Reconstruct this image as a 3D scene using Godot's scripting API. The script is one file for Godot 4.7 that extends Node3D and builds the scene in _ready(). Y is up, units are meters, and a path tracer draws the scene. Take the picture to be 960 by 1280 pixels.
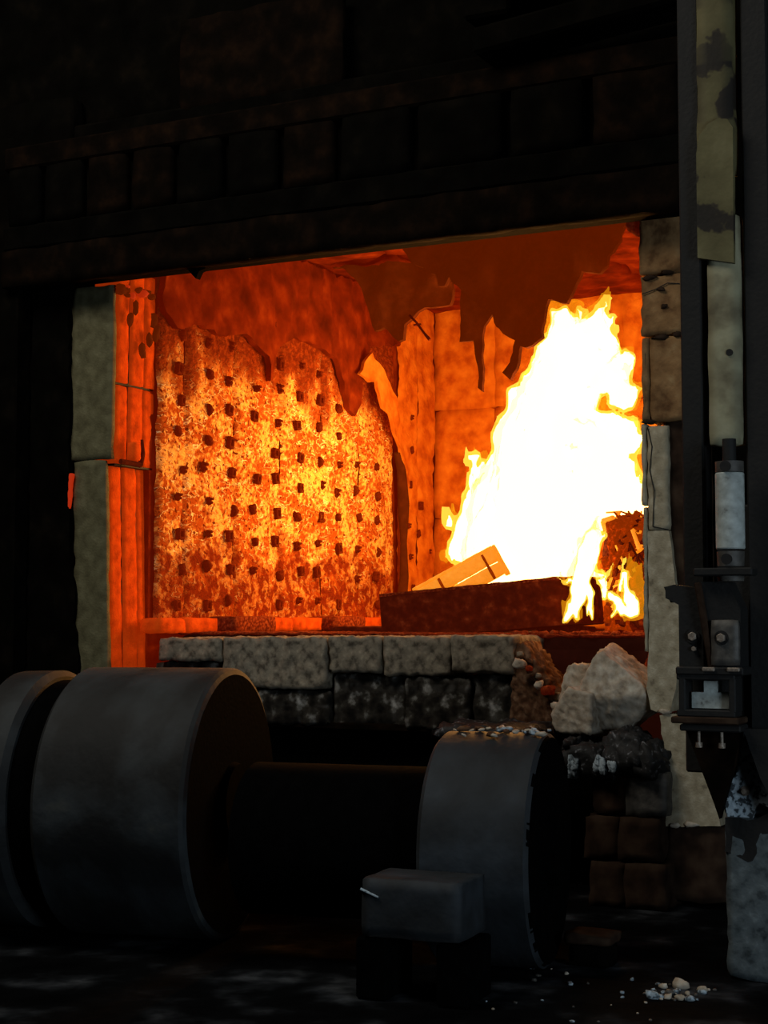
extends Node3D
# Forge shop: a furnace with its door raised, a fire of wood inside on a slab, rolls lying in front.
# x runs along the furnace front, +z comes towards the shop, floor at y = 0, opening centre at x = 0.

var M := {}
var rng := RandomNumberGenerator.new()
var taken := {}

# ---------------------------------------------------------------- naming
func numbered(called: String) -> String:
	if not taken.has(called):
		taken[called] = 0
		return called
	taken[called] += 1
	return "%s_%03d" % [called, taken[called]]

func tag(o: Node, label := "", category := "", group := "", kind := ""):
	if label: o.set_meta("label", label)
	if category: o.set_meta("category", category)
	if group: o.set_meta("group", group)
	if kind: o.set_meta("kind", kind)
	return o

func thing(called: String, label: String, category: String, at := Vector3.ZERO, group := "") -> Node3D:
	var o := Node3D.new()
	o.name = numbered(called)
	add_child(o)
	o.position = at
	tag(o, label, category, group)
	return o

func setting(called: String, label: String) -> Node3D:
	var o := Node3D.new()
	o.name = numbered(called)
	add_child(o)
	tag(o, label, "", "", "structure")
	return o

func obj(called: String, mesh: Mesh, m: Material, parent: Node = self, at := Vector3.ZERO, turn := Vector3.ZERO) -> MeshInstance3D:
	var o := MeshInstance3D.new()
	o.name = numbered(called) if parent == self else called
	o.mesh = mesh
	o.material_override = m
	parent.add_child(o, true)
	o.position = at
	o.rotation_degrees = turn
	o.cast_shadow = GeometryInstance3D.SHADOW_CASTING_SETTING_ON
	return o

# hang a part of a thing under another of its parts, where it already is
func under(o: Node3D, p: Node3D) -> Node3D:
	o.get_parent().remove_child(o)
	o.transform = p.transform.affine_inverse() * o.transform
	p.add_child(o, true)
	return o

# ---------------------------------------------------------------- textures and materials
func noise(freq: float, seed_: int, type := FastNoiseLite.TYPE_SIMPLEX_SMOOTH, octaves := 4) -> FastNoiseLite:
	var n := FastNoiseLite.new()
	n.noise_type = type
	n.frequency = freq
	n.seed = seed_
	n.fractal_type = FastNoiseLite.FRACTAL_FBM if octaves > 1 else FastNoiseLite.FRACTAL_NONE
	n.fractal_octaves = octaves
	return n

func ramp_tex(freq: float, seed_: int, stops: Array, size := 512, type := FastNoiseLite.TYPE_SIMPLEX_SMOOTH, octaves := 5) -> NoiseTexture2D:
	var t := NoiseTexture2D.new()
	t.width = size
	t.height = size
	t.seamless = true
	t.noise = noise(freq, seed_, type, octaves)
	var g := Gradient.new()
	var offs := PackedFloat32Array()
	var cols := PackedColorArray()
	for s in stops:
		offs.append(s[0])
		cols.append(s[1])
	g.offsets = offs
	g.colors = cols
	t.color_ramp = g
	return t

func bump_tex(freq: float, seed_: int, strength := 6.0, size := 512, type := FastNoiseLite.TYPE_SIMPLEX_SMOOTH) -> NoiseTexture2D:
	var t := NoiseTexture2D.new()
	t.width = size
	t.height = size
	t.seamless = true
	t.noise = noise(freq, seed_, type, 5)
	t.as_normal_map = true
	t.bump_strength = strength
	return t

func mat(called: String, tex: Texture2D, rough := 0.9, metal := 0.0, normal: Texture2D = null, scale := 1.0, tint := Color.WHITE) -> StandardMaterial3D:
	var m := StandardMaterial3D.new()
	m.resource_name = called
	m.albedo_color = tint
	m.albedo_texture = tex
	m.roughness = rough
	m.metallic = metal
	if rough >= 0.85: m.metallic_specular = 0.1
	m.uv1_triplanar = true
	m.uv1_world_triplanar = true
	m.uv1_scale = Vector3.ONE * scale
	if normal:
		m.normal_enabled = true
		m.normal_texture = normal
		m.normal_scale = 0.3
	M[called] = m
	return m

func glow(m: StandardMaterial3D, c: Color, energy: float) -> StandardMaterial3D:
	m.emission_enabled = true
	m.emission = c
	m.emission_energy_multiplier = energy
	return m

func lining_images(wide: int) -> Array:
	# fibre lining, 1.98 m wide and 2.97 m tall: felt with dark shrinkage cracks, pale wavy fold lines, pinholes, scorched patches, soot and painted shade at the top
	var tall := wide * 3 / 2
	var im := Image.create(wide, tall, false, Image.FORMAT_RGB8)
	var hm := Image.create(wide, tall, false, Image.FORMAT_RGB8)
	var fold := noise(1.0, 5, FastNoiseLite.TYPE_SIMPLEX_SMOOTH, 3)
	var patch := noise(1.0, 14, FastNoiseLite.TYPE_SIMPLEX_SMOOTH, 4)
	var pin := noise(1.0, 21, FastNoiseLite.TYPE_SIMPLEX_SMOOTH, 1)
	for j in tall:
		for i in wide:
			var u := float(i) / wide * 1.98
			var v := float(j) / tall * 2.97
			var p := patch.get_noise_2d(u * 2.2, v * 2.6) * 0.5 + 0.5
			var fine := patch.get_noise_2d(u * 16.0 + 7.0, v * 18.0)
			var c := Color(0.66, 0.32, 0.11).lerp(Color(0.97, 0.76, 0.40), smoothstep(0.28, 0.78, p + fine * 0.55))
			# cracks that wander across, and the pale lips beside them
			var r := fold.get_noise_2d(u * 4.2, v * 11.0)
			var where := patch.get_noise_2d(u * 5.0 + 31.0, v * 5.0) * 0.5 + 0.5
			c = c.lerp(Color(0.50, 0.18, 0.06), 0.8 * smoothstep(0.045, 0.0, absf(r + 0.06)) * smoothstep(0.3, 0.5, where))
			var lipline := smoothstep(0.085, 0.02, absf(r)) * smoothstep(0.30, 0.50, where)
			c = c.lerp(Color(1.0, 0.92, 0.68), 0.95 * lipline)
			var r2 := fold.get_noise_2d(u * 13.0 + 50.0, v * 15.0)
			c = c.lerp(Color(0.45, 0.16, 0.05), 0.65 * smoothstep(0.06, 0.0, absf(r2)))
			c = c.lerp(Color(0.30, 0.09, 0.03), 0.8 * smoothstep(0.60, 0.74, pin.get_noise_2d(u * 26.0, v * 22.0)))
			# scorched ground at the foot of the wall
			var low := smoothstep(0.66, 0.36, v + 0.5 * patch.get_noise_2d(u * 3.0 + 3.0, v * 3.0))
			c = c.lerp(Color(0.42, 0.14, 0.05), low * (0.45 + 0.5 * smoothstep(0.45, 0.60, patch.get_noise_2d(u * 9.0, v * 7.0) * 0.5 + 0.5)))
			# soot, haze and blanket shade painted over the top of the wall, with streaks that run down from it
			var high := smoothstep(1.62, 2.05, v + 0.45 * patch.get_noise_2d(u * 2.2 + 9.0, v * 1.2) + 0.12 * fine)
			c = c.lerp(Color(0.36, 0.13, 0.045).lerp(Color(0.50, 0.20, 0.07), smoothstep(-0.3, 0.5, fine)), high * 0.95)
			im.set_pixel(i, tall - 1 - j, c)
			var hgt := clampf(0.45 + 0.35 * lipline - 0.3 * smoothstep(0.08, 0.0, absf(r2)) + 0.25 * fine, 0.0, 1.0)
			hm.set_pixel(i, tall - 1 - j, Color(hgt, hgt, hgt))
	hm.bump_map_to_normal_map(5.0)
	return [ImageTexture.create_from_image(im), ImageTexture.create_from_image(hm)]

func make_materials():
	var rough_n := bump_tex(0.02, 3, 8.0)
	var fine_n := bump_tex(0.06, 4, 5.0)
	var pit_n := bump_tex(0.035, 8, 7.0, 512, FastNoiseLite.TYPE_CELLULAR)
	# hot lining
	var felt := lining_images(840)
	var lin := mat("lining", felt[0], 1.0)
	lin.uv1_triplanar = false
	lin.uv1_world_triplanar = false
	lin.normal_enabled = true
	lin.normal_texture = felt[1]
	lin.normal_scale = 1.0
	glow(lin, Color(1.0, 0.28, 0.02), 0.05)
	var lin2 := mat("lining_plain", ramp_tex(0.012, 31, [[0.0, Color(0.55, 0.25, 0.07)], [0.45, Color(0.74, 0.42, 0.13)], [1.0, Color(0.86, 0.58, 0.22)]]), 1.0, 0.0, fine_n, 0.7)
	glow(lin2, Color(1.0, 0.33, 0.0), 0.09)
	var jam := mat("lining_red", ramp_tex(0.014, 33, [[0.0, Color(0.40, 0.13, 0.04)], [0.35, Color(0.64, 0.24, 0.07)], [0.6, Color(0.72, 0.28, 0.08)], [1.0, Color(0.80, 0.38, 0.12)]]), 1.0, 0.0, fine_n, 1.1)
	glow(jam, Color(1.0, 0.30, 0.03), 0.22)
	var soot := mat("lining_soot_shade", ramp_tex(0.008, 35, [[0.0, Color(0.16, 0.06, 0.02)], [0.4, Color(0.30, 0.105, 0.035)], [0.6, Color(0.37, 0.13, 0.045)], [1.0, Color(0.52, 0.22, 0.08)]]), 1.0, 0.0, rough_n, 0.8)  # soot, plus haze and shade of the upper chamber put into the colour
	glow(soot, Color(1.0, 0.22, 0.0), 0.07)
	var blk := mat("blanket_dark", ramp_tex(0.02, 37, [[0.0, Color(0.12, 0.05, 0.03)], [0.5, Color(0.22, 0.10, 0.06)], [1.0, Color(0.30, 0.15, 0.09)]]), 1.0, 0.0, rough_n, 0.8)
	glow(blk, Color(1.0, 0.34, 0.0), 0.085)  # this glow stands in for orange haze in front of the blankets
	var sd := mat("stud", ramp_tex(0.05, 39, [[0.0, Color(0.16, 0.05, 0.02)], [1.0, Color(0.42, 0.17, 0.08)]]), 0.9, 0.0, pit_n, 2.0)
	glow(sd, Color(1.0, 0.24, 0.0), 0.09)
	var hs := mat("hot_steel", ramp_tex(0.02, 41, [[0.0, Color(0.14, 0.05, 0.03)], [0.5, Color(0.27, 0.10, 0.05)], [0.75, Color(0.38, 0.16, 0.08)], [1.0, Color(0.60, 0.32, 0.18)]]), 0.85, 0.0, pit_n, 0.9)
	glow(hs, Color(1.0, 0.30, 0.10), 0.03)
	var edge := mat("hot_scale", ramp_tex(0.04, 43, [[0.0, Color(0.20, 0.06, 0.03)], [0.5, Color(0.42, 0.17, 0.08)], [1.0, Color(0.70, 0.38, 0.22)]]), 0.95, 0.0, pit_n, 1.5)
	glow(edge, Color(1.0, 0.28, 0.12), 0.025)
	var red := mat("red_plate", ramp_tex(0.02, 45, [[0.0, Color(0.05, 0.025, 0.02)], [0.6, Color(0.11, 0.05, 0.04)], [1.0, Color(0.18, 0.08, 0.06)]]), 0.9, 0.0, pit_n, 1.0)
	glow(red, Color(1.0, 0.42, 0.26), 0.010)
	var wood := mat("burning_wood", ramp_tex(0.03, 47, [[0.0, Color(0.08, 0.02, 0.01)], [0.45, Color(0.25, 0.07, 0.02)], [0.7, Color(0.50, 0.18, 0.05)], [1.0, Color(0.80, 0.40, 0.14)]]), 0.95, 0.0, rough_n, 2.0)
	glow(wood, Color(1.0, 0.34, 0.0), 0.22)
	var plank := mat("glowing_plank", ramp_tex(0.02, 49, [[0.0, Color(0.70, 0.42, 0.20)], [1.0, Color(0.95, 0.75, 0.42)]]), 0.95, 0.0, fine_n, 1.2)
	glow(plank, Color(1.0, 0.58, 0.10), 0.75)
	# refractory of the front
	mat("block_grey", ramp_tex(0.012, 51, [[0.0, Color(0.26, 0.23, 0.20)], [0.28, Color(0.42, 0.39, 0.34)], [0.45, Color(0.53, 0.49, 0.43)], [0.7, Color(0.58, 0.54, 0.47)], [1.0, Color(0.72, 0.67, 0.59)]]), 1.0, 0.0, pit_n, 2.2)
	mat("block_dark", ramp_tex(0.01, 53, [[0.0, Color(0.06, 0.055, 0.05)], [0.4, Color(0.17, 0.155, 0.14)], [0.62, Color(0.25, 0.235, 0.21)], [0.72, Color(0.40, 0.39, 0.37)], [1.0, Color(0.75, 0.74, 0.72)]]), 1.0, 0.0, pit_n, 1.5)  # darker version of block_grey for the lower sill row
	mat("board_olive", ramp_tex(0.01, 55, [[0.0, Color(0.33, 0.31, 0.23)], [0.5, Color(0.42, 0.40, 0.30)], [1.0, Color(0.50, 0.48, 0.37)]]), 1.0, 0.0, fine_n, 1.6)
	mat("board_brown", ramp_tex(0.012, 57, [[0.0, Color(0.30, 0.20, 0.13)], [0.4, Color(0.52, 0.39, 0.26)], [0.7, Color(0.60, 0.46, 0.31)], [1.0, Color(0.68, 0.56, 0.40)]]), 1.0, 0.0, fine_n, 1.0)  # upper jamb boards: reflected fire glow and light falloff put into the brown
	mat("board_pale", ramp_tex(0.012, 59, [[0.0, Color(0.40, 0.36, 0.30)], [0.3, Color(0.62, 0.57, 0.47)], [0.65, Color(0.69, 0.64, 0.54)], [1.0, Color(0.79, 0.75, 0.65)]]), 1.0, 0.0, fine_n, 1.8)
	mat("chunk_white", ramp_tex(0.02, 61, [[0.0, Color(0.46, 0.41, 0.36)], [0.35, Color(0.68, 0.62, 0.54)], [0.6, Color(0.76, 0.71, 0.64)], [1.0, Color(0.88, 0.85, 0.78)]]), 1.0, 0.0, pit_n, 1.3)
	mat("rubble_brown", ramp_tex(0.02, 63, [[0.0, Color(0.18, 0.11, 0.08)], [0.5, Color(0.36, 0.25, 0.18)], [1.0, Color(0.60, 0.48, 0.38)]]), 1.0, 0.0, pit_n, 1.5)
	mat("crust", ramp_tex(0.03, 65, [[0.0, Color(0.02, 0.02, 0.02)], [0.55, Color(0.08, 0.075, 0.07)], [0.72, Color(0.16, 0.15, 0.15)], [0.85, Color(0.55, 0.56, 0.58)], [1.0, Color(0.8, 0.8, 0.82)]]), 0.7, 0.0, pit_n, 1.2)
	# steel
	mat("soot_steel", ramp_tex(0.01, 67, [[0.0, Color(0.02, 0.017, 0.013)], [0.6, Color(0.045, 0.038, 0.028)], [1.0, Color(0.09, 0.072, 0.05)]]), 0.95, 0.0, rough_n, 0.6)
	mat("rust_steel", ramp_tex(0.012, 69, [[0.0, Color(0.03, 0.022, 0.016)], [0.5, Color(0.07, 0.047, 0.03)], [1.0, Color(0.14, 0.09, 0.055)]]), 0.9, 0.0, rough_n, 0.7)
	mat("brown_steel", ramp_tex(0.012, 71, [[0.0, Color(0.13, 0.095, 0.075)], [0.5, Color(0.22, 0.165, 0.13)], [1.0, Color(0.30, 0.24, 0.19)]]), 0.85, 0.0, rough_n, 0.9)
	mat("black_steel", ramp_tex(0.02, 73, [[0.0, Color(0.03, 0.027, 0.024)], [1.0, Color(0.085, 0.072, 0.06)]]), 0.75, 0.0, fine_n, 1.0)
	mat("roll_steel", ramp_tex(0.006, 75, [[0.0, Color(0.03, 0.027, 0.024)], [0.42, Color(0.07, 0.065, 0.06)], [0.56, Color(0.155, 0.165, 0.17)], [0.8, Color(0.22, 0.24, 0.25)], [1.0, Color(0.36, 0.35, 0.31)]]), 0.75, 0.1, fine_n, 0.6)
	mat("roll_blue", ramp_tex(0.008, 77, [[0.0, Color(0.06, 0.066, 0.072)], [0.5, Color(0.145, 0.163, 0.18)], [1.0, Color(0.24, 0.27, 0.30)]]), 0.75, 0.1, fine_n, 0.6)
	mat("roll_end", ramp_tex(0.02, 79, [[0.0, Color(0.012, 0.012, 0.012)], [1.0, Color(0.035, 0.035, 0.035)]]), 1.0, 0.0, fine_n, 1.0)  # near black: the shade on roll ends and necks is in this colour
	mat("paint_yellow", ramp_tex(0.006, 81, [[0.0, Color(0.10, 0.08, 0.05)], [0.34, Color(0.14, 0.11, 0.07)], [0.40, Color(0.36, 0.33, 0.20)], [0.7, Color(0.42, 0.39, 0.25)], [1.0, Color(0.50, 0.47, 0.33)]]), 0.8, 0.0, fine_n, 0.9)
	mat("paint_pale", ramp_tex(0.008, 83, [[0.0, Color(0.30, 0.27, 0.20)], [0.30, Color(0.48, 0.45, 0.35)], [0.6, Color(0.62, 0.60, 0.48)], [1.0, Color(0.70, 0.68, 0.57)]]), 0.8, 0.0, fine_n, 0.9)
	mat("paint_white", ramp_tex(0.02, 85, [[0.0, Color(0.28, 0.27, 0.25)], [0.3, Color(0.62, 0.64, 0.62)], [1.0, Color(0.80, 0.83, 0.81)]]), 0.6, 0.0, fine_n, 1.6)
	mat("bare_grey", ramp_tex(0.02, 87, [[0.0, Color(0.22, 0.21, 0.20)], [1.0, Color(0.42, 0.40, 0.37)]]), 0.6, 0.2, fine_n, 1.6)
	mat("bolt_steel", ramp_tex(0.04, 89, [[0.0, Color(0.42, 0.37, 0.32)], [1.0, Color(0.70, 0.64, 0.58)]]), 0.5, 0.3, fine_n, 3.0)
	mat("concrete", ramp_tex(0.012, 91, [[0.0, Color(0.18, 0.20, 0.21)], [0.35, Color(0.33, 0.36, 0.37)], [0.7, Color(0.38, 0.41, 0.42)], [1.0, Color(0.50, 0.54, 0.55)]]), 1.0, 0.0, pit_n, 1.8)
	mat("paint_flake", ramp_tex(0.03, 93, [[0.0, Color(0.16, 0.19, 0.21)], [0.38, Color(0.25, 0.28, 0.30)], [0.44, Color(0.62, 0.68, 0.72)], [1.0, Color(0.82, 0.87, 0.90)]]), 0.8, 0.0, fine_n, 1.6)
	mat("floor_dust", ramp_tex(0.008, 95, [[0.0, Color(0.015, 0.015, 0.016)], [0.5, Color(0.05, 0.053, 0.058)], [0.7, Color(0.13, 0.137, 0.147)], [1.0, Color(0.32, 0.33, 0.345)]]), 0.95, 0.0, pit_n, 0.5)
	for f in [["flame_core", Color(1.0, 0.70, 0.39), 15.0, 1.0], ["flame_mid", Color(1.0, 0.80, 0.25), 2.0, 0.35], ["flame_edge", Color(1.0, 0.62, 0.06), 1.2, 0.22]]:
		var m := StandardMaterial3D.new()
		m.resource_name = f[0]
		m.albedo_color = Color(0, 0, 0, f[3])
		m.roughness = 1.0
		m.specular_mode = BaseMaterial3D.SPECULAR_DISABLED
		if f[3] < 1.0:
			m.transparency = BaseMaterial3D.TRANSPARENCY_ALPHA
			m.cull_mode = BaseMaterial3D.CULL_DISABLED
		glow(m, f[1], f[2])
		M[f[0]] = m
	for smooth_one in ["soot_steel", "black_steel", "brown_steel", "paint_yellow", "paint_pale", "paint_white", "bare_grey", "roll_steel", "roll_blue", "roll_end"]: M[smooth_one].normal_scale = 0.12
	var slit := StandardMaterial3D.new()
	slit.resource_name = "glowing_gap"
	slit.albedo_color = Color(0.4, 0.1, 0.05)
	slit.roughness = 1.0
	glow(slit, Color(1.0, 0.25, 0.05), 0.35)
	M["glowing_gap"] = slit

# ---------------------------------------------------------------- shape helpers
func begin() -> SurfaceTool:
	var st := SurfaceTool.new()
	st.begin(Mesh.PRIMITIVE_TRIANGLES)
	return st

func tri(st: SurfaceTool, a: Vector3, b: Vector3, c: Vector3, out: Vector3):
	var n := (c - a).cross(b - a)
	st.add_vertex(a)
	if n.dot(out) < 0.0:
		st.add_vertex(c)
		st.add_vertex(b)
	else:
		st.add_vertex(b)
		st.add_vertex(c)

func quad(st: SurfaceTool, a: Vector3, b: Vector3, c: Vector3, d: Vector3, out: Vector3):
	tri(st, a, b, c, out)
	tri(st, a, c, d, out)

func done(st: SurfaceTool) -> ArrayMesh:
	st.generate_normals()
	return st.commit()

# a chamfered box, 44 triangles
func add_box(st: SurfaceTool, c: Vector3, size: Vector3, bev := 0.01, b := Basis.IDENTITY):
	st.set_smooth_group(-1)
	var h := size * 0.5
	bev = minf(bev, minf(h.x, minf(h.y, h.z)) * 0.8)
	for ax in 3:
		var u := (ax + 1) % 3
		var v := (ax + 2) % 3
		for s in [-1.0, 1.0]:
			var q := []
			for k in [[-1, -1], [1, -1], [1, 1], [-1, 1]]:
				var p := Vector3.ZERO
				p[ax] = s * h[ax]
				p[u] = k[0] * (h[u] - bev)
				p[v] = k[1] * (h[v] - bev)
				q.append(c + b * p)
			var o := Vector3.ZERO
			o[ax] = s
			quad(st, q[0], q[1], q[2], q[3], b * o)
		for su in [-1.0, 1.0]:
			for sv in [-1.0, 1.0]:
				var q := []
				for k in [[-1.0, 0], [1.0, 0], [1.0, 1], [-1.0, 1]]:
					var p := Vector3.ZERO
					p[ax] = k[0] * (h[ax] - bev)
					p[u] = su * (h[u] - (bev if k[1] == 0 else 0.0))
					p[v] = sv * (h[v] - (0.0 if k[1] == 0 else bev))
					q.append(c + b * p)
				var o := Vector3.ZERO
				o[u] = su
				o[v] = sv
				quad(st, q[0], q[1], q[2], q[3], b * o)
	for sx in [-1.0, 1.0]:
		for sy in [-1.0, 1.0]:
			for sz in [-1.0, 1.0]:
				var s := Vector3(sx, sy, sz)
				tri(st, c + b * (s * (h - Vector3(0, bev, bev))), c + b * (s * (h - Vector3(bev, 0, bev))), c + b * (s * (h - Vector3(bev, bev, 0))), b * s)

func box(size: Vector3, bev := 0.01) -> ArrayMesh:
	var st := begin()
	add_box(st, Vector3.ZERO, size, bev)
	return done(st)

# a block with rounded edges, worn by noise (centre at the origin)
func worn(size: Vector3, bev: float, amp: float, seed_: int, cell := 0.05, freq := 4.0) -> ArrayMesh:
	var st := begin()
	var n := noise(freq, seed_, FastNoiseLite.TYPE_SIMPLEX, 4)
	var h := size * 0.5
	st.set_smooth_group(0)
	for ax in 3:
		var u := (ax + 1) % 3
		var v := (ax + 2) % 3
		var nu := clampi(int(size[u] / cell), 3, 60)
		var nv := clampi(int(size[v] / cell), 3, 60)
		for s in [-1.0, 1.0]:
			var g := []
			for i in nu + 1:
				var row := PackedVector3Array()
				for j in nv + 1:
					var p := Vector3.ZERO
					p[ax] = s * h[ax]
					p[u] = lerpf(-h[u], h[u], float(i) / nu)
					p[v] = lerpf(-h[v], h[v], float(j) / nv)
					var inner := p.clamp(-h + Vector3.ONE * bev, h - Vector3.ONE * bev)
					var d := (p - inner).normalized()
					p = inner + d * bev
					var k := 1.0 + 1.6 * clampf(d.abs().x + d.abs().y + d.abs().z - 1.0, 0.0, 1.0)
					p += d * (n.get_noise_3dv(p) - 0.25 * (k - 1.0)) * amp * k
					row.append(p)
				g.append(row)
			var o := Vector3.ZERO
			o[ax] = s
			for i in nu:
				for j in nv:
					quad(st, g[i][j], g[i + 1][j], g[i + 1][j + 1], g[i][j + 1], o)
	return done(st)

# a solid turned about its own x axis; profile = [[x, radius], ...] left to right
func lathe(profile: Array, segs := 48, wob := 0.0, seed_ := 1) -> ArrayMesh:
	var st := begin()
	add_lathe(st, profile, Transform3D.IDENTITY, segs, wob, seed_)
	return done(st)

func add_lathe(st: SurfaceTool, profile: Array, xf: Transform3D, segs := 24, wob := 0.0, seed_ := 1, base_group := 0):
	var n := noise(2.0, seed_)
	for k in profile.size() - 1:
		var a = profile[k]
		var b = profile[k + 1]
		st.set_smooth_group(base_group + k + 1)
		var ax: float = b[0] - a[0]
		var ar: float = b[1] - a[1]
		var parts := clampi(int(absf(ax) / 0.12), 1, 12) if wob > 0.0 else 1
		for q in parts:
			var t0 := float(q) / parts
			var t1 := float(q + 1) / parts
			for i in segs:
				var p := []
				for e in [[t0, i], [t1, i], [t1, i + 1], [t0, i + 1]]:
					var x: float = lerpf(a[0], b[0], e[0])
					var r: float = lerpf(a[1], b[1], e[0])
					var w: float = TAU * float(int(e[1]) % segs) / segs
					var d := Vector3(0, cos(w), sin(w))
					if wob > 0.0: r *= 1.0 + wob * n.get_noise_3dv(Vector3(x, d.y, d.z) * 1.2)
					p.append(xf * (Vector3(x, 0, 0) + d * r))
				var wm := TAU * (i + 0.5) / segs
				var out := xf.basis * (Vector3(-ar, 0, 0) + Vector3(0, cos(wm), sin(wm)) * ax)
				if a[1] > 1e-5: tri(st, p[0], p[1], p[3], out)
				if b[1] > 1e-5: tri(st, p[1], p[2], p[3], out)

# a bar or tube from a to b
func add_rod(st: SurfaceTool, a: Vector3, b: Vector3, r0: float, r1: float, segs := 8):
	var x := (b - a).normalized()
	var y := x.cross(Vector3.UP if absf(x.y) < 0.9 else Vector3.RIGHT).normalized()
	var l := (b - a).length()
	add_lathe(st, [[0.0, 0.0], [0.0, r0], [l, r1], [l, 0.0]], Transform3D(Basis(x, y, x.cross(y)), a), segs)

# a polygon in xy pushed from z0 to z1
func prism(pts: PackedVector2Array, z0: float, z1: float) -> ArrayMesh:
	var st := begin()
	st.set_smooth_group(-1)
	var ids := Geometry2D.triangulate_polygon(pts)
	for i in range(0, ids.size(), 3):
		for z in [[z0, -1.0], [z1, 1.0]]:
			var q := []
			for k in 3:
				var p := pts[ids[i + k]]
				q.append(Vector3(p.x, p.y, z[0]))
			tri(st, q[0], q[1], q[2], Vector3(0, 0, z[1]))
	var ccw := not Geometry2D.is_polygon_clockwise(pts)
	for i in pts.size():
		var a := pts[i]
		var b := pts[(i + 1) % pts.size()]
		var e := b - a
		var o := Vector3(e.y, -e.x, 0) * (1.0 if ccw else -1.0)
		quad(st, Vector3(a.x, a.y, z0), Vector3(b.x, b.y, z0), Vector3(b.x, b.y, z1), Vector3(a.x, a.y, z1), o)
	return done(st)

# outline with a ragged edge: every side is split and shaken
func ragged(pts: PackedVector2Array, step: float, amp: float, seed_: int) -> PackedVector2Array:
	var r := RandomNumberGenerator.new()
	r.seed = seed_
	var out := PackedVector2Array()
	for i in pts.size():
		var a := pts[i]
		var b := pts[(i + 1) % pts.size()]
		var n := maxi(1, int(a.distance_to(b) / step))
		for k in n:
			var p := a.lerp(b, float(k) / n)
			if k > 0: p += Vector2(r.randf_range(-amp, amp), r.randf_range(-amp, amp))
			out.append(p)
	return out

# a torn sheet: polygon with thickness; bend gives each point its own depth
func sheet(pts: PackedVector2Array, thick: float, bend: Callable, cell := 0.07) -> ArrayMesh:
	var st := begin()
	var all := PackedVector2Array(pts)
	var lo := pts[0]
	var hi := pts[0]
	for p in pts:
		lo = lo.min(p)
		hi = hi.max(p)
	var y := lo.y + cell * 0.5
	var odd := 0
	while y < hi.y:
		var x := lo.x + cell * (0.5 if odd else 0.25)
		while x < hi.x:
			var p := Vector2(x, y)
			if Geometry2D.is_point_in_polygon(p, pts):
				var near := 9.0
				for k in pts.size():
					near = minf(near, p.distance_to(Geometry2D.get_closest_point_to_segment(p, pts[k], pts[(k + 1) % pts.size()])))
				if near > cell * 0.35: all.append(p)
			x += cell
		y += cell
		odd = 1 - odd
	var ids := Geometry2D.triangulate_delaunay(all)
	for s in [0.0, 1.0]:
		st.set_smooth_group(int(s) + 1)
		for i in range(0, ids.size(), 3):
			var a := all[ids[i]]
			var b := all[ids[i + 1]]
			var c := all[ids[i + 2]]
			if absf((b - a).cross(c - a)) < 1e-7 or not Geometry2D.is_point_in_polygon((a + b + c) / 3.0, pts): continue
			tri(st, Vector3(a.x, a.y, bend.call(a) - thick * s), Vector3(b.x, b.y, bend.call(b) - thick * s), Vector3(c.x, c.y, bend.call(c) - thick * s), Vector3(0, 0, 1.0 - 2.0 * s))
	st.set_smooth_group(3)
	var ccw := not Geometry2D.is_polygon_clockwise(pts)
	for i in pts.size():
		var a := pts[i]
		var b := pts[(i + 1) % pts.size()]
		var e := b - a
		var za: float = bend.call(a)
		var zb: float = bend.call(b)
		quad(st, Vector3(a.x, a.y, za), Vector3(b.x, b.y, zb), Vector3(b.x, b.y, zb - thick), Vector3(a.x, a.y, za - thick), Vector3(e.y, -e.x, 0) * (1.0 if ccw else -1.0))
	return done(st)

# a broken stone: a ball cut by planes, with a rough skin. planes = [[normal, distance], ...]
func add_rock(st: SurfaceTool, c: Vector3, planes: Array, amp: float, seed_: int, rings := 20):
	var n := noise(1.0, seed_, FastNoiseLite.TYPE_SIMPLEX, 4)
	var g := []
	var size := 0.0
	for p in planes: size += p[1] / planes.size()
	for i in rings + 1:
		var row := PackedVector3Array()
		for j in rings * 2:
			var th := PI * i / rings
			var ph := TAU * j / (rings * 2)
			var d := Vector3(sin(th) * cos(ph), cos(th), sin(th) * sin(ph))
			var r := 9.0
			for p in planes:
				var f: float = d.dot(p[0])
				if f > 0.02: r = minf(r, p[1] / f)
			r = minf(r, size * 2.4)
			r += amp * n.get_noise_3dv(d * r * 2.6 / size + Vector3.ONE * (seed_ % 97))
			row.append(c + d * r)
		g.append(row)
	st.set_smooth_group(0)
	for i in rings:
		for j in rings * 2:
			var k := (j + 1) % (rings * 2)
			var a: Vector3 = g[i][j]
			var out: Vector3 = a + g[i + 1][k] - 2.0 * c
			if i > 0: tri(st, a, g[i][k], g[i + 1][j], out)
			if i < rings - 1: tri(st, g[i][k], g[i + 1][k], g[i + 1][j], out)

func rock_planes(half: Vector3, r: RandomNumberGenerator, cuts := 9) -> Array:
	var out := []
	for ax in 3:
		for s in [-1.0, 1.0]:
			var v := Vector3.ZERO
			v[ax] = s
			v += Vector3(r.randf_range(-.25, .25), r.randf_range(-.25, .25), r.randf_range(-.25, .25))
			out.append([v.normalized(), half[ax] * r.randf_range(.85, 1.05)])
	for k in cuts:
		var v := Vector3(r.randf_range(-1, 1), r.randf_range(-1, 1), r.randf_range(-1, 1)).normalized()
		out.append([v, (half * v).length() * r.randf_range(.8, 1.1)])
	return out

func rock(half: Vector3, seed_: int, rings := 12) -> ArrayMesh:
	var r := RandomNumberGenerator.new()
	r.seed = seed_
	var st := begin()
	add_rock(st, Vector3.ZERO, rock_planes(half, r), minf(half.x, minf(half.y, half.z)) * 0.22, seed_, rings)
	return done(st)

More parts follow.
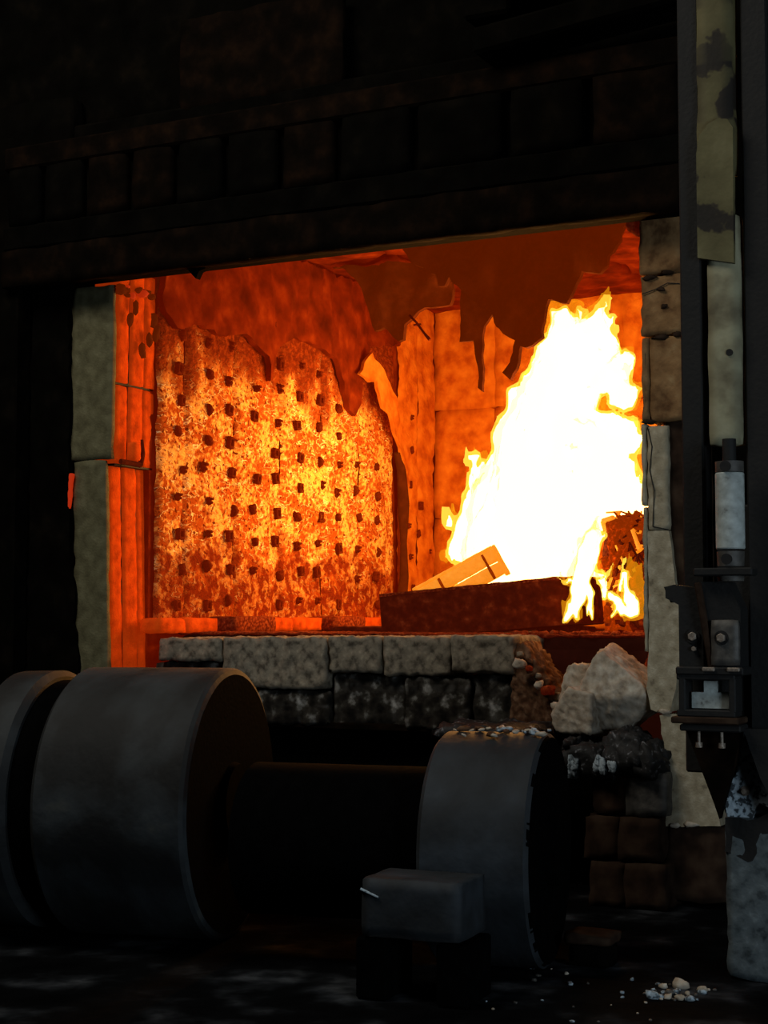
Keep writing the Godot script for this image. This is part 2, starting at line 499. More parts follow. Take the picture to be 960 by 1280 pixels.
# the flames' field: tapered capsules joined by a smooth minimum and shaken by noise, meshed as surface nets at several levels
func flames(bones: Array, lo: Vector3, hi: Vector3, cell: float, blend: float, turb: float, levels: Array, seed_: int) -> Array:
	var dim := Vector3i(((hi - lo) / cell).ceil()) + Vector3i.ONE
	var count := dim.x * dim.y * dim.z
	var f := PackedFloat32Array()
	f.resize(count)
	f.fill(0.5)
	var big := noise(2.2, seed_, FastNoiseLite.TYPE_SIMPLEX_SMOOTH, 3)
	var small := noise(9.0, seed_ + 1, FastNoiseLite.TYPE_SIMPLEX_SMOOTH, 3)
	var warp := PackedVector3Array()
	warp.resize(count)
	var at := 0
	for k in dim.z:
		for j in dim.y:
			for i in dim.x:
				var p := lo + Vector3(i, j, k) * cell
				var q := Vector3(p.x, p.y * 0.5, p.z)
				var up := 0.55 + 0.45 * clampf((p.y - lo.y) / (hi.y - lo.y), 0.0, 1.0)
				var a := big.get_noise_3dv(q)
				var b := big.get_noise_3dv(q + Vector3(17, 5, 3))
				var c := small.get_noise_3dv(q)
				warp[at] = p + Vector3(a + 0.6 * c, 0.35 * b + 0.5 * c, b - 0.3 * c) * turb * up
				at += 1
	for w in bones:
		var pa := Vector3(w[0], w[1], w[6])
		var pb := Vector3(w[3], w[4], w[7])
		var ra: float = w[2]
		var rb: float = w[5]
		var ab := pb - pa
		var l2 := maxf(ab.length_squared(), 1e-8)
		var pad := maxf(ra, rb) + turb * 1.5 + blend + 0.06
		var b0 := Vector3i(((pa.min(pb) - Vector3.ONE * pad - lo) / cell).floor()).clamp(Vector3i.ZERO, dim - Vector3i.ONE)
		var b1 := Vector3i(((pa.max(pb) + Vector3.ONE * pad - lo) / cell).ceil()).clamp(Vector3i.ZERO, dim - Vector3i.ONE)
		for k in range(b0.z, b1.z + 1):
			for j in range(b0.y, b1.y + 1):
				var row := (k * dim.y + j) * dim.x
				for i in range(b0.x, b1.x + 1):
					var p := warp[row + i]
					var t := clampf((p - pa).dot(ab) / l2, 0.0, 1.0)
					var d := p.distance_to(pa + ab * t) - lerpf(ra, rb, t)
					var o := f[row + i]
					var h := maxf(blend - absf(d - o), 0.0) / blend
					f[row + i] = minf(d, o) - h * h * blend * 0.25
	var out := []
	for level in levels: out.append(nets(f, dim, lo, cell, level))
	return out

func nets(f: PackedFloat32Array, dim: Vector3i, lo: Vector3, cell: float, level: float) -> ArrayMesh:
	var verts := PackedVector3Array()
	var idx := PackedInt32Array()
	var id := PackedInt32Array()
	id.resize(f.size())
	id.fill(-1)
	var step := [1, dim.x, dim.x * dim.y]
	for k in dim.z - 1:
		for j in dim.y - 1:
			for i in dim.x - 1:
				var at := (k * dim.y + j) * dim.x + i
				var v000 := f[at] - level
				var mask := 0
				for c in 8:
					if f[at + (c & 1) + ((c >> 1) & 1) * dim.x + (c >> 2) * step[2]] < level: mask |= 1 << c
				if mask == 0 or mask == 255: continue
				var sum := Vector3.ZERO
				var n := 0
				for c in 8:
					for ax in 3:
						var b := 1 << ax
						if c & b: continue
						var e := c | b
						if ((mask >> c) & 1) == ((mask >> e) & 1): continue
						var va := f[at + (c & 1) + ((c >> 1) & 1) * dim.x + (c >> 2) * step[2]] - level
						var vb := f[at + (e & 1) + ((e >> 1) & 1) * dim.x + (e >> 2) * step[2]] - level
						var p := Vector3(c & 1, (c >> 1) & 1, c >> 2)
						p[ax] += va / (va - vb)
						sum += p
						n += 1
				id[at] = verts.size()
				verts.append(lo + (Vector3(i, j, k) + sum / n) * cell)
	for k in range(1, dim.z - 1):
		for j in range(1, dim.y - 1):
			for i in range(1, dim.x - 1):
				var at := (k * dim.y + j) * dim.x + i
				var inside := f[at] < level
				for ax in 3:
					if (f[at + step[ax]] < level) == inside: continue
					var u: int = step[(ax + 1) % 3]
					var v: int = step[(ax + 2) % 3]
					var a := id[at - u - v]
					var b := id[at - v]
					var c := id[at]
					var d := id[at - u]
					if a < 0 or b < 0 or c < 0 or d < 0: continue
					if inside: idx.append_array([a, c, b, a, d, c])
					else: idx.append_array([a, b, c, a, c, d])
	var st := begin()
	st.set_smooth_group(0)
	for v in verts: st.add_vertex(v)
	for q in idx: st.add_index(q)
	st.generate_normals()
	return st.commit()

func v2(list: Array) -> PackedVector2Array:
	var out := PackedVector2Array()
	for i in range(0, list.size(), 2): out.append(Vector2(list[i], list[i + 1]))
	return out

# ---------------------------------------------------------------- the scene
func _ready():
	rng.seed = 20
	var cam := Camera3D.new()
	cam.name = "camera"
	cam.fov = 35.49
	cam.near = 0.05
	cam.far = 60.0
	add_child(cam)
	cam.position = Vector3(4.62, 1.6, 8.66)
	cam.rotation = Vector3(atan(130.0 / 2000.0), deg_to_rad(27.0), 0)
	cam.current = true
	var we := WorldEnvironment.new()
	we.name = "surroundings"
	var env := Environment.new()
	env.background_mode = Environment.BG_COLOR
	env.background_color = Color(0.02, 0.022, 0.025)
	env.tonemap_mode = Environment.TONE_MAPPER_LINEAR
	env.tonemap_exposure = 1.0
	env.sdfgi_enabled = true
	env.ssao_enabled = true
	env.ssil_enabled = true
	we.environment = env
	add_child(we)
	# daylight from high on the left, an unseen area light; no gate is built
	var day := AreaLight3D.new()
	day.name = "high_daylight"
	day.area_size = Vector2(4.0, 2.5)
	day.light_color = Color(1.0, 0.98, 0.93)
	day.light_energy = 21.0
	day.light_size = 1.0
	day.area_range = 40.0
	day.shadow_enabled = true
	add_child(day)
	day.look_at_from_position(Vector3(-1.6, 8.2, 5.0), Vector3(0.8, 0.9, 0.6))
	# added cool area light low on the right; no gate is built there
	var side := AreaLight3D.new()
	side.name = "added_side_light"
	side.area_size = Vector2(2.5, 2.4)
	side.light_color = Color(0.86, 0.94, 1.0)
	side.light_energy = 17.0
	side.light_size = 1.0
	side.area_range = 40.0
	side.shadow_enabled = true
	add_child(side)
	side.look_at_from_position(Vector3(8.4, 1.9, 6.0), Vector3(1.8, 0.9, 0.5))
	# the fire's light, just in front of its glowing body
	for q in [[Vector3(0.05, 2.3, -2.05), 2.2], [Vector3(-0.45, 2.95, -2.85), 3.6], [Vector3(0.45, 2.9, -2.0), 1.0]]:
		var o := OmniLight3D.new()
		o.name = numbered("fire_light")
		o.light_color = Color(1.0, 0.70, 0.36)
		o.light_energy = q[1]
		o.light_size = 0.12
		o.omni_range = 30.0
		o.omni_attenuation = 2.0
		o.shadow_enabled = true
		add_child(o)
		o.position = q[0]

	make_materials()
	build_hall()
	build_chamber()
	build_front()
	build_door()
	build_load()
	build_fire()
	build_sheets()
	build_sill()
	build_foreground()
	build_column()

func build_hall():
	var fl := obj("floor", box(Vector3(24, 0.3, 26), 0.0), M.floor_dust, self, Vector3(0, -0.15, 3))
	tag(fl, "dark dusty shop floor in front of the furnace", "", "", "structure")
	tag(obj("wall_back", box(Vector3(24, 9, 0.3), 0.0), M.soot_steel, self, Vector3(0, 4.5, -8)), "dark shop wall behind the furnace", "", "", "structure")
	tag(obj("wall_left", box(Vector3(0.3, 9, 26), 0.0), M.soot_steel, self, Vector3(-9, 4.5, 3)), "dark shop wall far left of the furnace", "", "", "structure")
	tag(obj("wall_right", box(Vector3(0.3, 9, 26), 0.0), M.soot_steel, self, Vector3(9, 4.5, 3)), "dark shop wall far right of the furnace", "", "", "structure")
	tag(obj("wall_front", box(Vector3(24, 9, 0.3), 0.0), M.soot_steel, self, Vector3(0, 4.5, 16)), "dark shop wall opposite the furnace", "", "", "structure")
	tag(obj("ceiling", box(Vector3(24, 0.3, 26), 0.0), M.soot_steel, self, Vector3(0, 9.1, 3)), "dark shop roof high above the furnace", "", "", "structure")

# ---- the hot chamber
func wall_panel(z0: float, z1: float, y0: float, y1: float, seed_: int) -> ArrayMesh:
	# a strip of folded fibre facing +x: rounded at its two joints, creased by its folds
	var st := begin()
	st.set_smooth_group(0)
	var n := noise(1.0, 5, FastNoiseLite.TYPE_SIMPLEX_SMOOTH, 3)
	var nz := 22
	var ny := int((y1 - y0) / 0.03)
	var g := []
	for i in nz + 1:
		var row := PackedVector3Array()
		var t := float(i) / nz
		for j in ny + 1:
			var z := lerpf(z0, z1, t)
			var y := lerpf(y0, y1, float(j) / ny)
			var e := minf(t, 1.0 - t) * absf(z1 - z0)
			var x := 0.03 * sqrt(clampf(e / 0.05, 0.0, 1.0))
			x += 0.016 * n.get_noise_3d(z * 3.4, y * 9.0, seed_) + 0.03 * n.get_noise_3d(z * 1.1, y * 1.3, seed_ * 3.0)
			x += 0.010 * absf(n.get_noise_3d(z * 5.0, y * 16.0, seed_ + 40.0))
			row.append(Vector3(x, y, z))
		g.append(row)
	for i in nz:
		for j in ny:
			for q in [[0, 0, 1, 0, 1, 1], [0, 0, 1, 1, 0, 1]]:
				var v := []
				for k in 3:
					v.append(g[i + q[k * 2]][j + q[k * 2 + 1]])
				var flip: bool = (v[2] - v[0]).cross(v[1] - v[0]).x < 0.0
				for k in ([0, 2, 1] if flip else [0, 1, 2]):
					st.set_uv(Vector2(-v[k].z / 1.98, 1.0 - (v[k].y - 1.55) / 2.97))
					st.add_vertex(v[k])
	st.generate_normals()
	st.generate_tangents()
	return st.commit()

func stud_mesh(kind: int, seed_: int) -> ArrayMesh:
	# the anchor that holds a module: washer, loop or burnt stump, facing +x
	var st := begin()
	var r := RandomNumberGenerator.new()
	r.seed = seed_
	var h := r.randf_range(0.05, 0.085)
	var w := r.randf_range(0.036, 0.06)
	if kind == 0:
		for s in [-1.0, 1.0]: add_box(st, Vector3(0.012, 0, s * w * 0.5), Vector3(0.04, h, 0.02), 0.006)
		add_box(st, Vector3(0.012, h * 0.5, 0), Vector3(0.04, 0.02, w + 0.02), 0.006)
		add_box(st, Vector3(0.012, -h * 0.5, 0), Vector3(0.04, 0.022, w + 0.02), 0.006)
	elif kind == 1:
		add_box(st, Vector3(0.008, 0, 0), Vector3(0.035, h, w), 0.012, Basis(Vector3.RIGHT, r.randf_range(-.2, .2)))
		add_box(st, Vector3(0.03, h * 0.25, 0), Vector3(0.03, 0.02, w * 0.8), 0.006)
		add_box(st, Vector3(0.03, -h * 0.2, w * 0.15), Vector3(0.03, 0.02, w * 0.6), 0.006)
	else:
		add_rock(st, Vector3(0.01, 0, 0), rock_planes(Vector3(0.03, h * 0.55, w * 0.6), r, 5), 0.012, seed_, 6)
	return done(st)

func build_chamber():
	# left lining of vertical fibre strips with rows of anchors
	var wl := setting("wall_left_lining", "glowing left furnace wall of cracked fibre strips dotted with anchors")
	wl.position = Vector3(-1.83, 0, 0)
	var edges := [-0.49, -0.825, -1.49, -2.16, -2.83, -3.49, -4.16]
	for i in edges.size() - 1:
		obj("lining_strip", wall_panel(edges[i], edges[i + 1], 1.5, 4.5, 11 + i * 7), M.lining, wl)
	for q in [[-4.26, -4.66], [-4.66, -5.0]]:
		obj("lining_strip", wall_panel(q[0], q[1], 1.5, 4.5, 77 + int(q[0] * 10)), M.lining_plain, wl)
	var kinds := []
	for k in 12: kinds.append(stud_mesh(k % 3, 300 + k))
	for c in 10:
		for r_ in 10:
			var z := -0.735 - 0.336 * c + rng.randf_range(-.045, .045)
			var y := 1.70 + 0.238 * r_ + rng.randf_range(-.03, .03)
			if rng.randf() < 0.07: continue
			if y > 3.62 and c % 2 == 1: continue
			if c > 7 and y > 3.0: continue
			var s := obj("anchor", kinds[rng.randi() % 12], M.stud, wl, Vector3(0.036, y, z))
			s.rotation_degrees.x = rng.randf_range(-12, 12)
	for q in [[-4.48, 3.42], [-4.48, 3.12], [-4.45, 2.80], [-4.42, 2.42], [-4.62, 2.36], [-4.46, 2.14], [-4.68, 2.62], [-4.5, 1.85], [-4.85, 2.2]]:
		var s := obj("anchor", kinds[rng.randi() % 12], M.stud, wl, Vector3(0.03, q[1], q[0]))
		s.scale = Vector3(0.8, 0.9, 0.7)
	# the backing behind the strips
	obj("backing", box(Vector3(0.3, 4.6, 4.6), 0.0), M.lining_soot_shade, wl, Vector3(-0.17, 2.6, -2.75))
	# sooty blanket, shade put into its colour, that covers the top of the left wall, ragged along its lower edge; built in (z, y) and turned to face +x
	var bn := noise(1.6, 61, FastNoiseLite.TYPE_SIMPLEX_SMOOTH, 4)
	var hang := v2([0.48, 4.45, 0.5, 3.72, 0.60, 3.62, 0.78, 3.66, 0.95, 3.70, 1.25, 3.66, 1.5, 3.72, 1.72, 3.66, 1.86, 3.60, 1.92, 3.42, 1.98, 3.44, 2.06, 3.70, 2.3, 3.82, 2.6, 3.80, 2.95, 3.74, 3.08, 3.56, 3.2, 3.34, 3.3, 3.30, 3.42, 3.5, 3.5, 3.74, 3.6, 3.95, 4.2, 4.05, 4.2, 4.45])
	var bl := obj("top_blanket", sheet(ragged(hang, 0.06, 0.018, 71), 0.05, func(p: Vector2): return 0.085 + 0.05 * bn.get_noise_2d(p.x * 1.6, p.y * 0.7) + 0.02 * bn.get_noise_2d(p.x * 5.0, p.y * 2.0), 0.06), M.lining_soot_shade, wl)
	bl.basis = Basis(Vector3(0, 0, -1), Vector3(0, 1, 0), Vector3(1, 0, 0))
	bl.set_meta("label", "sooty red blanket with shade in its colour over the top of the strips")
	# the peeled edge: a pale flap above, a dark rolled lip down the end of the strips
	var flap := obj("peeled_flap", sheet(ragged(v2([3.30, 3.66, 3.45, 3.86, 3.62, 3.74, 3.78, 3.64, 3.98, 3.42, 4.10, 3.28, 4.22, 3.08, 4.28, 2.85, 4.20, 2.9, 4.06, 3.10, 3.88, 3.2, 3.72, 3.36, 3.62, 3.40, 3.52, 3.62, 3.42, 3.6]), 0.06, 0.012, 73), 0.03, func(p: Vector2): return 0.13 + 0.06 * sin((p.x - 3.3) * 4.0) + 0.03 * bn.get_noise_2d(p.x * 4.0, p.y * 3.0), 0.05), M.lining_plain, wl)
	flap.basis = bl.basis
	flap.set_meta("label", "pale peeled flap of fibre blanket")
	var lip := begin()
	var path := [Vector3(0.08, 3.06, -4.10), Vector3(0.09, 2.9, -4.17), Vector3(0.09, 2.6, -4.21), Vector3(0.09, 2.25, -4.21), Vector3(0.1, 1.95, -4.2), Vector3(0.1, 1.62, -4.12)]
	for i in path.size() - 1: add_rod(lip, path[i], path[i + 1], 0.03 + 0.012 * (i % 3), 0.03 + 0.012 * ((i + 1) % 3), 10)
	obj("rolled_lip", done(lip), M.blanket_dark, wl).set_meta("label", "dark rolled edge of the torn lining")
	# kerb of bricks along the foot of the left wall
	var kerb := [[-0.30, -0.62, 0], [-0.63, -1.02, 0], [-1.08, -1.66, 1], [-1.70, -2.1, 0], [-2.12, -2.55, 0], [-2.6, -3.12, 1], [-3.15, -3.6, 0], [-3.62, -4.1, 0], [-4.12, -4.55, 0]]
	for i in kerb.size():
		var q = kerb[i]
		var dark: bool = q[2] == 1
		obj("kerb_brick", worn(Vector3(0.26 if dark else 0.17, 0.125 if dark else 0.105, absf(q[1] - q[0])), 0.012, 0.008, 81 + i, 0.05, 8.0), M.hot_scale if dark else M.lining_red, wl, Vector3(0.16 if dark else 0.1, 1.535, (q[0] + q[1]) * 0.5))
	# back wall of panels
	var wb := setting("wall_back_lining", "orange back wall of the furnace behind the flames")
	for i in 6:
		for j in 3:
			obj("lining_panel", worn(Vector3(0.63, 1.035, 0.12), 0.01, 0.02, 120 + i * 3 + j, 0.08, 3.0), M.lining_plain, wb, Vector3(-1.5 + i * 0.625, 2.0 + j * 1.03, -5.06))
	obj("backing", box(Vector3(4.0, 3.6, 0.2), 0.0), M.lining_soot_shade, wb, Vector3(0, 2.9, -5.2))
	var wr := setting("wall_right_lining", "right furnace wall of fibre panels behind the right jamb")
	for i in 6:
		obj("lining_panel", worn(Vector3(0.12, 3.0, 0.74), 0.03, 0.02, 150 + i, 0.12, 3.0), M.lining_plain, wr, Vector3(1.98, 3.0, -0.92 - i * 0.75))
	var roof := setting("ceiling_lining", "scorched fibre roof of the furnace chamber")
	for i in 5:
		for j in 6:
			obj("roof_panel", worn(Vector3(0.77, 0.14, 0.76), 0.03, 0.03, 170 + i * 6 + j, 0.1, 3.0), M.lining_soot_shade, roof, Vector3(-1.52 + i * 0.775, 4.55, -0.85 - j * 0.765))
	obj("roof_casing", box(Vector3(4.6, 0.2, 5.4), 0.0), M.soot_steel, roof, Vector3(0, 4.75, -2.65))
	# hearth
	var he := setting("floor_hearth", "red hot furnace hearth under the load")
	for i in 4:
		for j in 4:
			obj("hearth_slab", worn(Vector3(0.9, 0.16, 1.0), 0.02, 0.02, 210 + i * 4 + j, 0.08, 4.0), M.red_plate, he, Vector3(-1.37 + i * 0.915, 1.395, -1.25 - j * 1.02))
	obj("hearth_face", worn(Vector3(3.7, 1.2, 0.14), 0.02, 0.012, 230, 0.1, 3.0), M.red_plate, he, Vector3(0.05, 0.80, -0.80))
	for i in 3: obj("scale_crust", worn(Vector3(1.2, 0.022, 0.5), 0.01, 0.012, 224 + i, 0.03, 9.0), M.hot_scale, he, Vector3(-1.2 + i * 1.22, 1.478, -1.0))
	obj("car_body", box(Vector3(3.6, 1.15, 3.9), 0.02), M.soot_steel, he, Vector3(0, 0.62, -3.1))

# ---- casing and jambs
func build_front():
	var cl := setting("wall_front_left", "black sooty steel casing left of the furnace opening")
	obj("casing_plate", worn(Vector3(3.4, 5.2, 0.2), 0.02, 0.01, 240, 0.2, 2.0), M.soot_steel, cl, Vector3(-3.94, 2.6, -0.12))
	obj("stiffener", box(Vector3(0.16, 4.2, 0.18), 0.01), M.soot_steel, cl, Vector3(-2.62, 2.1, 0.05))
	obj("stiffener", box(Vector3(0.16, 4.2, 0.18), 0.01), M.soot_steel, cl, Vector3(-3.4, 2.1, 0.05))
	obj("side_casing", box(Vector3(0.15, 5.0, 5.4), 0.02), M.soot_steel, cl, Vector3(-2.3, 2.5, -2.95))
	var ragged_edge := obj("burnt_edge", prism(ragged(v2([-2.5, 0.2, -2.13, 0.2, -2.07, 1.33, -2.12, 1.55, -2.10, 1.75, -2.15, 1.9, -2.17, 2.7, -2.19, 3.83, -2.5, 3.83]), 0.07, 0.012, 91), -0.02, 0.03), M.soot_steel, cl)
	ragged_edge.set_meta("label", "burnt ragged edge of the casing plate")
	var cr := setting("wall_front_right", "dark steel casing right of the furnace opening")
	obj("casing_plate", worn(Vector3(3.4, 5.2, 0.2), 0.02, 0.01, 244, 0.2, 2.0), M.soot_steel, cr, Vector3(3.82, 2.6, -0.25))
	obj("side_casing", box(Vector3(0.15, 5.0, 5.2), 0.02), M.soot_steel, cr, Vector3(2.25, 2.5, -2.95))
	obj("brown_plate", worn(Vector3(0.26, 1.0, 0.06), 0.01, 0.008, 246, 0.05, 5.0), M.brown_steel, cr, Vector3(2.09, 2.2, -0.07))
	obj("rear_casing", box(Vector3(4.7, 5.0, 0.15), 0.02), M.soot_steel, cr, Vector3(0, 2.5, -5.5))
	# wall of steel above the door, with beams
	var up := setting("wall_front_upper", "black soot covered steelwork above the raised door")
	obj("hood_plate", worn(Vector3(9.0, 3.6, 0.15), 0.02, 0.02, 250, 0.2, 1.5), M.soot_steel, up, Vector3(0, 6.75, -0.3))
	obj("rusty_plate", worn(Vector3(1.25, 0.62, 0.05), 0.02, 0.015, 252, 0.06, 4.0), M.rust_steel, up, Vector3(-0.75, 5.28, -0.1))
	obj("header", box(Vector3(4.6, 0.9, 0.4), 0.02), M.soot_steel, up, Vector3(0, 4.55, -0.28))
	obj("beam", box(Vector3(1.3, 0.16, 0.3), 0.02), M.soot_steel, up, Vector3(1.6, 4.98, 0.2), Vector3(0, 0, 5))
	obj("bracket", box(Vector3(0.3, 0.5, 0.3), 0.02), M.soot_steel, up, Vector3(1.0, 5.35, 0.1))

	# left jamb: two boards in front, three strips of lining round the corner
	var jl := setting("trim_1", "left furnace jamb, grey boards in front and red hot strips inside")
	obj("front_board", worn(Vector3(0.345, 1.18, 0.05), 0.008, 0.008, 260, 0.04, 5.0), M.board_olive, jl, Vector3(-2.015, 3.24, -0.025), Vector3(0, 0, -0.3))
	obj("front_board", worn(Vector3(0.265, 1.5, 0.05), 0.008, 0.008, 261, 0.04, 5.0), M.board_olive, jl, Vector3(-2.005, 1.895, -0.025), Vector3(0, 0, 1.4))
	obj("front_board", worn(Vector3(0.25, 1.1, 0.14), 0.012, 0.012, 262, 0.05, 5.0), M.board_olive, jl, Vector3(-2.0, 0.58, -0.08))
	var strips := [[-0.052, -0.183], [-0.199, -0.350], [-0.368, -0.49]]
	var levels := [[3.96, 3.175, 0.0], [3.16, 2.625, 0.0], [2.61, 1.02, -0.03]]
	for i in 3:
		for j in 3:
			var q = levels[j]
			var z0: float = strips[i][0]
			var z1: float = strips[i][1]
			var deep: float = [0.0, 0.006, -0.004][i]
			obj("lining_strip", worn(Vector3(0.2, q[0] - q[1], z0 - z1), 0.006, 0.004, 265 + i * 3 + j, 0.035, 6.0), M.lining_red, jl, Vector3([-1.935, -1.945, -1.975][j] + deep, (q[0] + q[1]) * 0.5, (z0 + z1) * 0.5), Vector3(0, 0, [-0.3, -0.3, 1.4][j]))
	for j in 3:  # black fillers and backing put shade into the gaps between strips
		for q in [-0.191, -0.359]:
			var seal := obj("joint_shade", box(Vector3(0.19, levels[j][0] - levels[j][1], 0.014), 0.0), M.black_steel, jl, Vector3([-1.936, -1.946, -1.976][j] - 0.004, (levels[j][0] + levels[j][1]) * 0.5, q), Vector3(0, 0, [-0.3, -0.3, 1.4][j]))
			seal.scale.z = 0.9
	for y in [3.168, 2.617]: obj("joint_shade", box(Vector3(0.19, 0.013, 0.43), 0.0), M.black_steel, jl, Vector3(-1.945, y, -0.27))
	obj("joint_backing", box(Vector3(0.1, 2.95, 0.42), 0.0), M.black_steel, jl, Vector3(-1.995, 2.48, -0.27))
	obj("peg", worn(Vector3(0.07, 0.13, 0.08), 0.012, 0.008, 280, 0.02, 9.0), M.lining_red, jl, Vector3(-1.78, 2.71, -0.17))
	var hk := begin()
	add_rod(hk, Vector3(-1.775, 2.63, -0.02), Vector3(-1.775, 2.625, -0.24), 0.018, 0.02)
	add_rod(hk, Vector3(-1.775, 2.625, -0.24), Vector3(-1.775, 2.70, -0.27), 0.02, 0.016)
	add_rod(hk, Vector3(-1.775, 2.70, -0.27), Vector3(-1.78, 2.8, -0.265), 0.016, 0.01)
	obj("hook_bar", done(hk), M.hot_steel, jl).set_meta("label", "dark bent bar around the peg")
	# crumbling glow at the top of the jamb
	for k in 12:
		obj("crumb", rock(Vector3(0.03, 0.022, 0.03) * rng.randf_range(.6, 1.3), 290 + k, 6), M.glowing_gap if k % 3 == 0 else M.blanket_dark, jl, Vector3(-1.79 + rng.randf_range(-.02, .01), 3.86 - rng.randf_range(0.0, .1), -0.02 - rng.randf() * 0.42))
	for q in [[3.6, -0.13], [3.5, -0.36], [3.7, -0.2], [3.42, -0.27], [3.56, -0.44], [3.65, -0.42]]:
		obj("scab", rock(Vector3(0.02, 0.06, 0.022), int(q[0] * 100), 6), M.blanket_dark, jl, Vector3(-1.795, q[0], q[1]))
	obj("glowing_gap", worn(Vector3(0.03, 0.24, 0.03), 0.008, 0.006, 295, 0.02, 8.0), M.glowing_gap, jl, Vector3(-2.158, 2.44, 0.02), Vector3(0, 0, -4)).set_meta("label", "red glow showing through a gap beside the jamb")

	# right jamb: boards from top to bottom
	var jr := setting("trim_2", "right furnace jamb of stacked pale boards with cracks")
	for q in [[1.83, 2.08, 3.53, 3.90, M.board_brown, 0.0], [1.84, 2.09, 3.18, 3.52, M.board_brown, 0.0], [1.845, 1.885, 2.70, 3.17, M.board_brown, 0.006], [1.888, 2.095, 2.69, 3.17, M.board_brown, 0.0], [1.835, 1.865, 2.22, 2.68, M.board_pale, 0.004], [1.868, 1.99, 2.08, 2.67, M.board_pale, 0.0], [1.838, 1.865, 1.4, 2.21, M.board_pale, 0.003]]:
		obj("board", worn(Vector3(q[1] - q[0], q[3] - q[2], 0.3), 0.007, 0.008, int(q[0] * 100 + q[2] * 31), 0.03, 7.0), q[4], jr, Vector3((q[0] + q[1]) * 0.5, (q[2] + q[3]) * 0.5, -0.15 + q[5]))
	obj("board", prism(ragged(v2([1.867, 2.075, 1.99, 2.075, 2.02, 1.8, 2.04, 1.68, 2.055, 1.55, 2.05, 1.36, 2.02, 1.2, 1.985, 1.07, 1.93, 1.06, 1.875, 1.08, 1.85, 1.2, 1.867, 1.4]), 0.05, 0.006, 301), -0.28, 0.0), M.board_pale, jr)
	obj("board", prism(ragged(v2([1.925, 1.05, 2.12, 1.06, 2.26, 0.46, 1.95, 0.44, 1.955, 0.8]), 0.05, 0.006, 303), -0.3, 0.0), M.board_pale, jr)
	obj("foot_block", worn(Vector3(0.36, 0.42, 0.3), 0.02, 0.012, 305, 0.05, 5.0), M.brown_steel, jr, Vector3(2.11, 0.24, -0.18))
	# cracks that wander down the boards
	for c in [[1.875, 2.66, 1.90, 2.55, 1.885, 2.42, 1.91, 2.30, 1.90, 2.10, 1.99, 2.08], [1.865, 3.16, 1.87, 2.95, 1.865, 2.80], [1.85, 3.42, 1.93, 3.44, 2.0, 3.47, 2.07, 3.46]]:
		var cr_ := begin()
		for i in range(0, c.size() - 2, 2): add_rod(cr_, Vector3(c[i], c[i + 1], 0.004), Vector3(c[i + 2], c[i + 3], 0.003), 0.003, 0.003, 5)
		obj("crack_seam", done(cr_), M.black_steel, jr)
	for q in [[1.9, 3.51, 0.11], [2.0, 3.53, 0.08], [1.95, 3.165, 0.12], [2.05, 3.175, 0.06], [1.98, 3.34, 0.04], [1.96, 3.44, 0.05], [1.88, 2.69, 0.1], [1.95, 1.07, 0.1], [2.1, 0.46, 0.14], [2.0, 0.45, 0.08]]:
		obj("mortar_crumb", rock(Vector3(q[2] * 0.5, 0.014, 0.012), int(q[0] * 777 + q[1] * 31), 6), M.brown_steel if q[1] > 1.5 else M.chunk_white, jr, Vector3(q[0], q[1], 0.002))
	obj("hot_drip", rock(Vector3(0.07, 0.06, 0.05), 307, 8), M.hot_scale, jr, Vector3(1.80, 3.84, -0.1))

# ---- the raised door
func build_door():
	var d := thing("furnace_door", "raised black furnace door with a row of slots above the opening", "door", Vector3(0, 3.83, 0))
	obj("back_panel", box(Vector3(4.78, 0.98, 0.12), 0.01), M.soot_steel, d, Vector3(-0.24, 0.5, 0.06))
	obj("bottom_lip", worn(Vector3(4.78, 0.26, 0.10), 0.012, 0.01, 320, 0.06, 3.0), M.rust_steel, d, Vector3(-0.24, 0.13, 0.17))
	obj("lower_rail", box(Vector3(4.78, 0.17, 0.16), 0.015), M.soot_steel, d, Vector3(-0.24, 0.345, 0.12))
	obj("upper_rail", box(Vector3(4.78, 0.16, 0.16), 0.015), M.rust_steel, d, Vector3(-0.24, 0.90, 0.12))
	var x := -2.62
	for g in [-2.30, -1.945, -1.58, -1.22, -0.84, -0.43, -0.02, 0.50, 1.10, 1.60, 2.15]:
		obj("cast_segment", worn(Vector3(g - x - 0.06, 0.40, 0.14), 0.012, 0.008, 330 + int(g * 10), 0.06, 3.0), M.rust_steel if int(g * 10) % 3 == 0 else M.soot_steel, d, Vector3((g + x) * 0.5, 0.625, 0.13))
		x = g
	# scraps that hang from its lower edge
	var scraps := obj("hanging_scrap", prism(ragged(v2([-1.16, 0.03, -0.98, 0.03, -1.0, -0.005, -1.05, -0.02, -1.075, -0.065, -1.11, -0.03]), 0.03, 0.004, 341), 0.0, 0.05), M.soot_steel, d, Vector3(0, 0, 0.1))
	under(scraps, d.get_node("bottom_lip")).set_meta("label", "pointed scrap hanging from the lip")

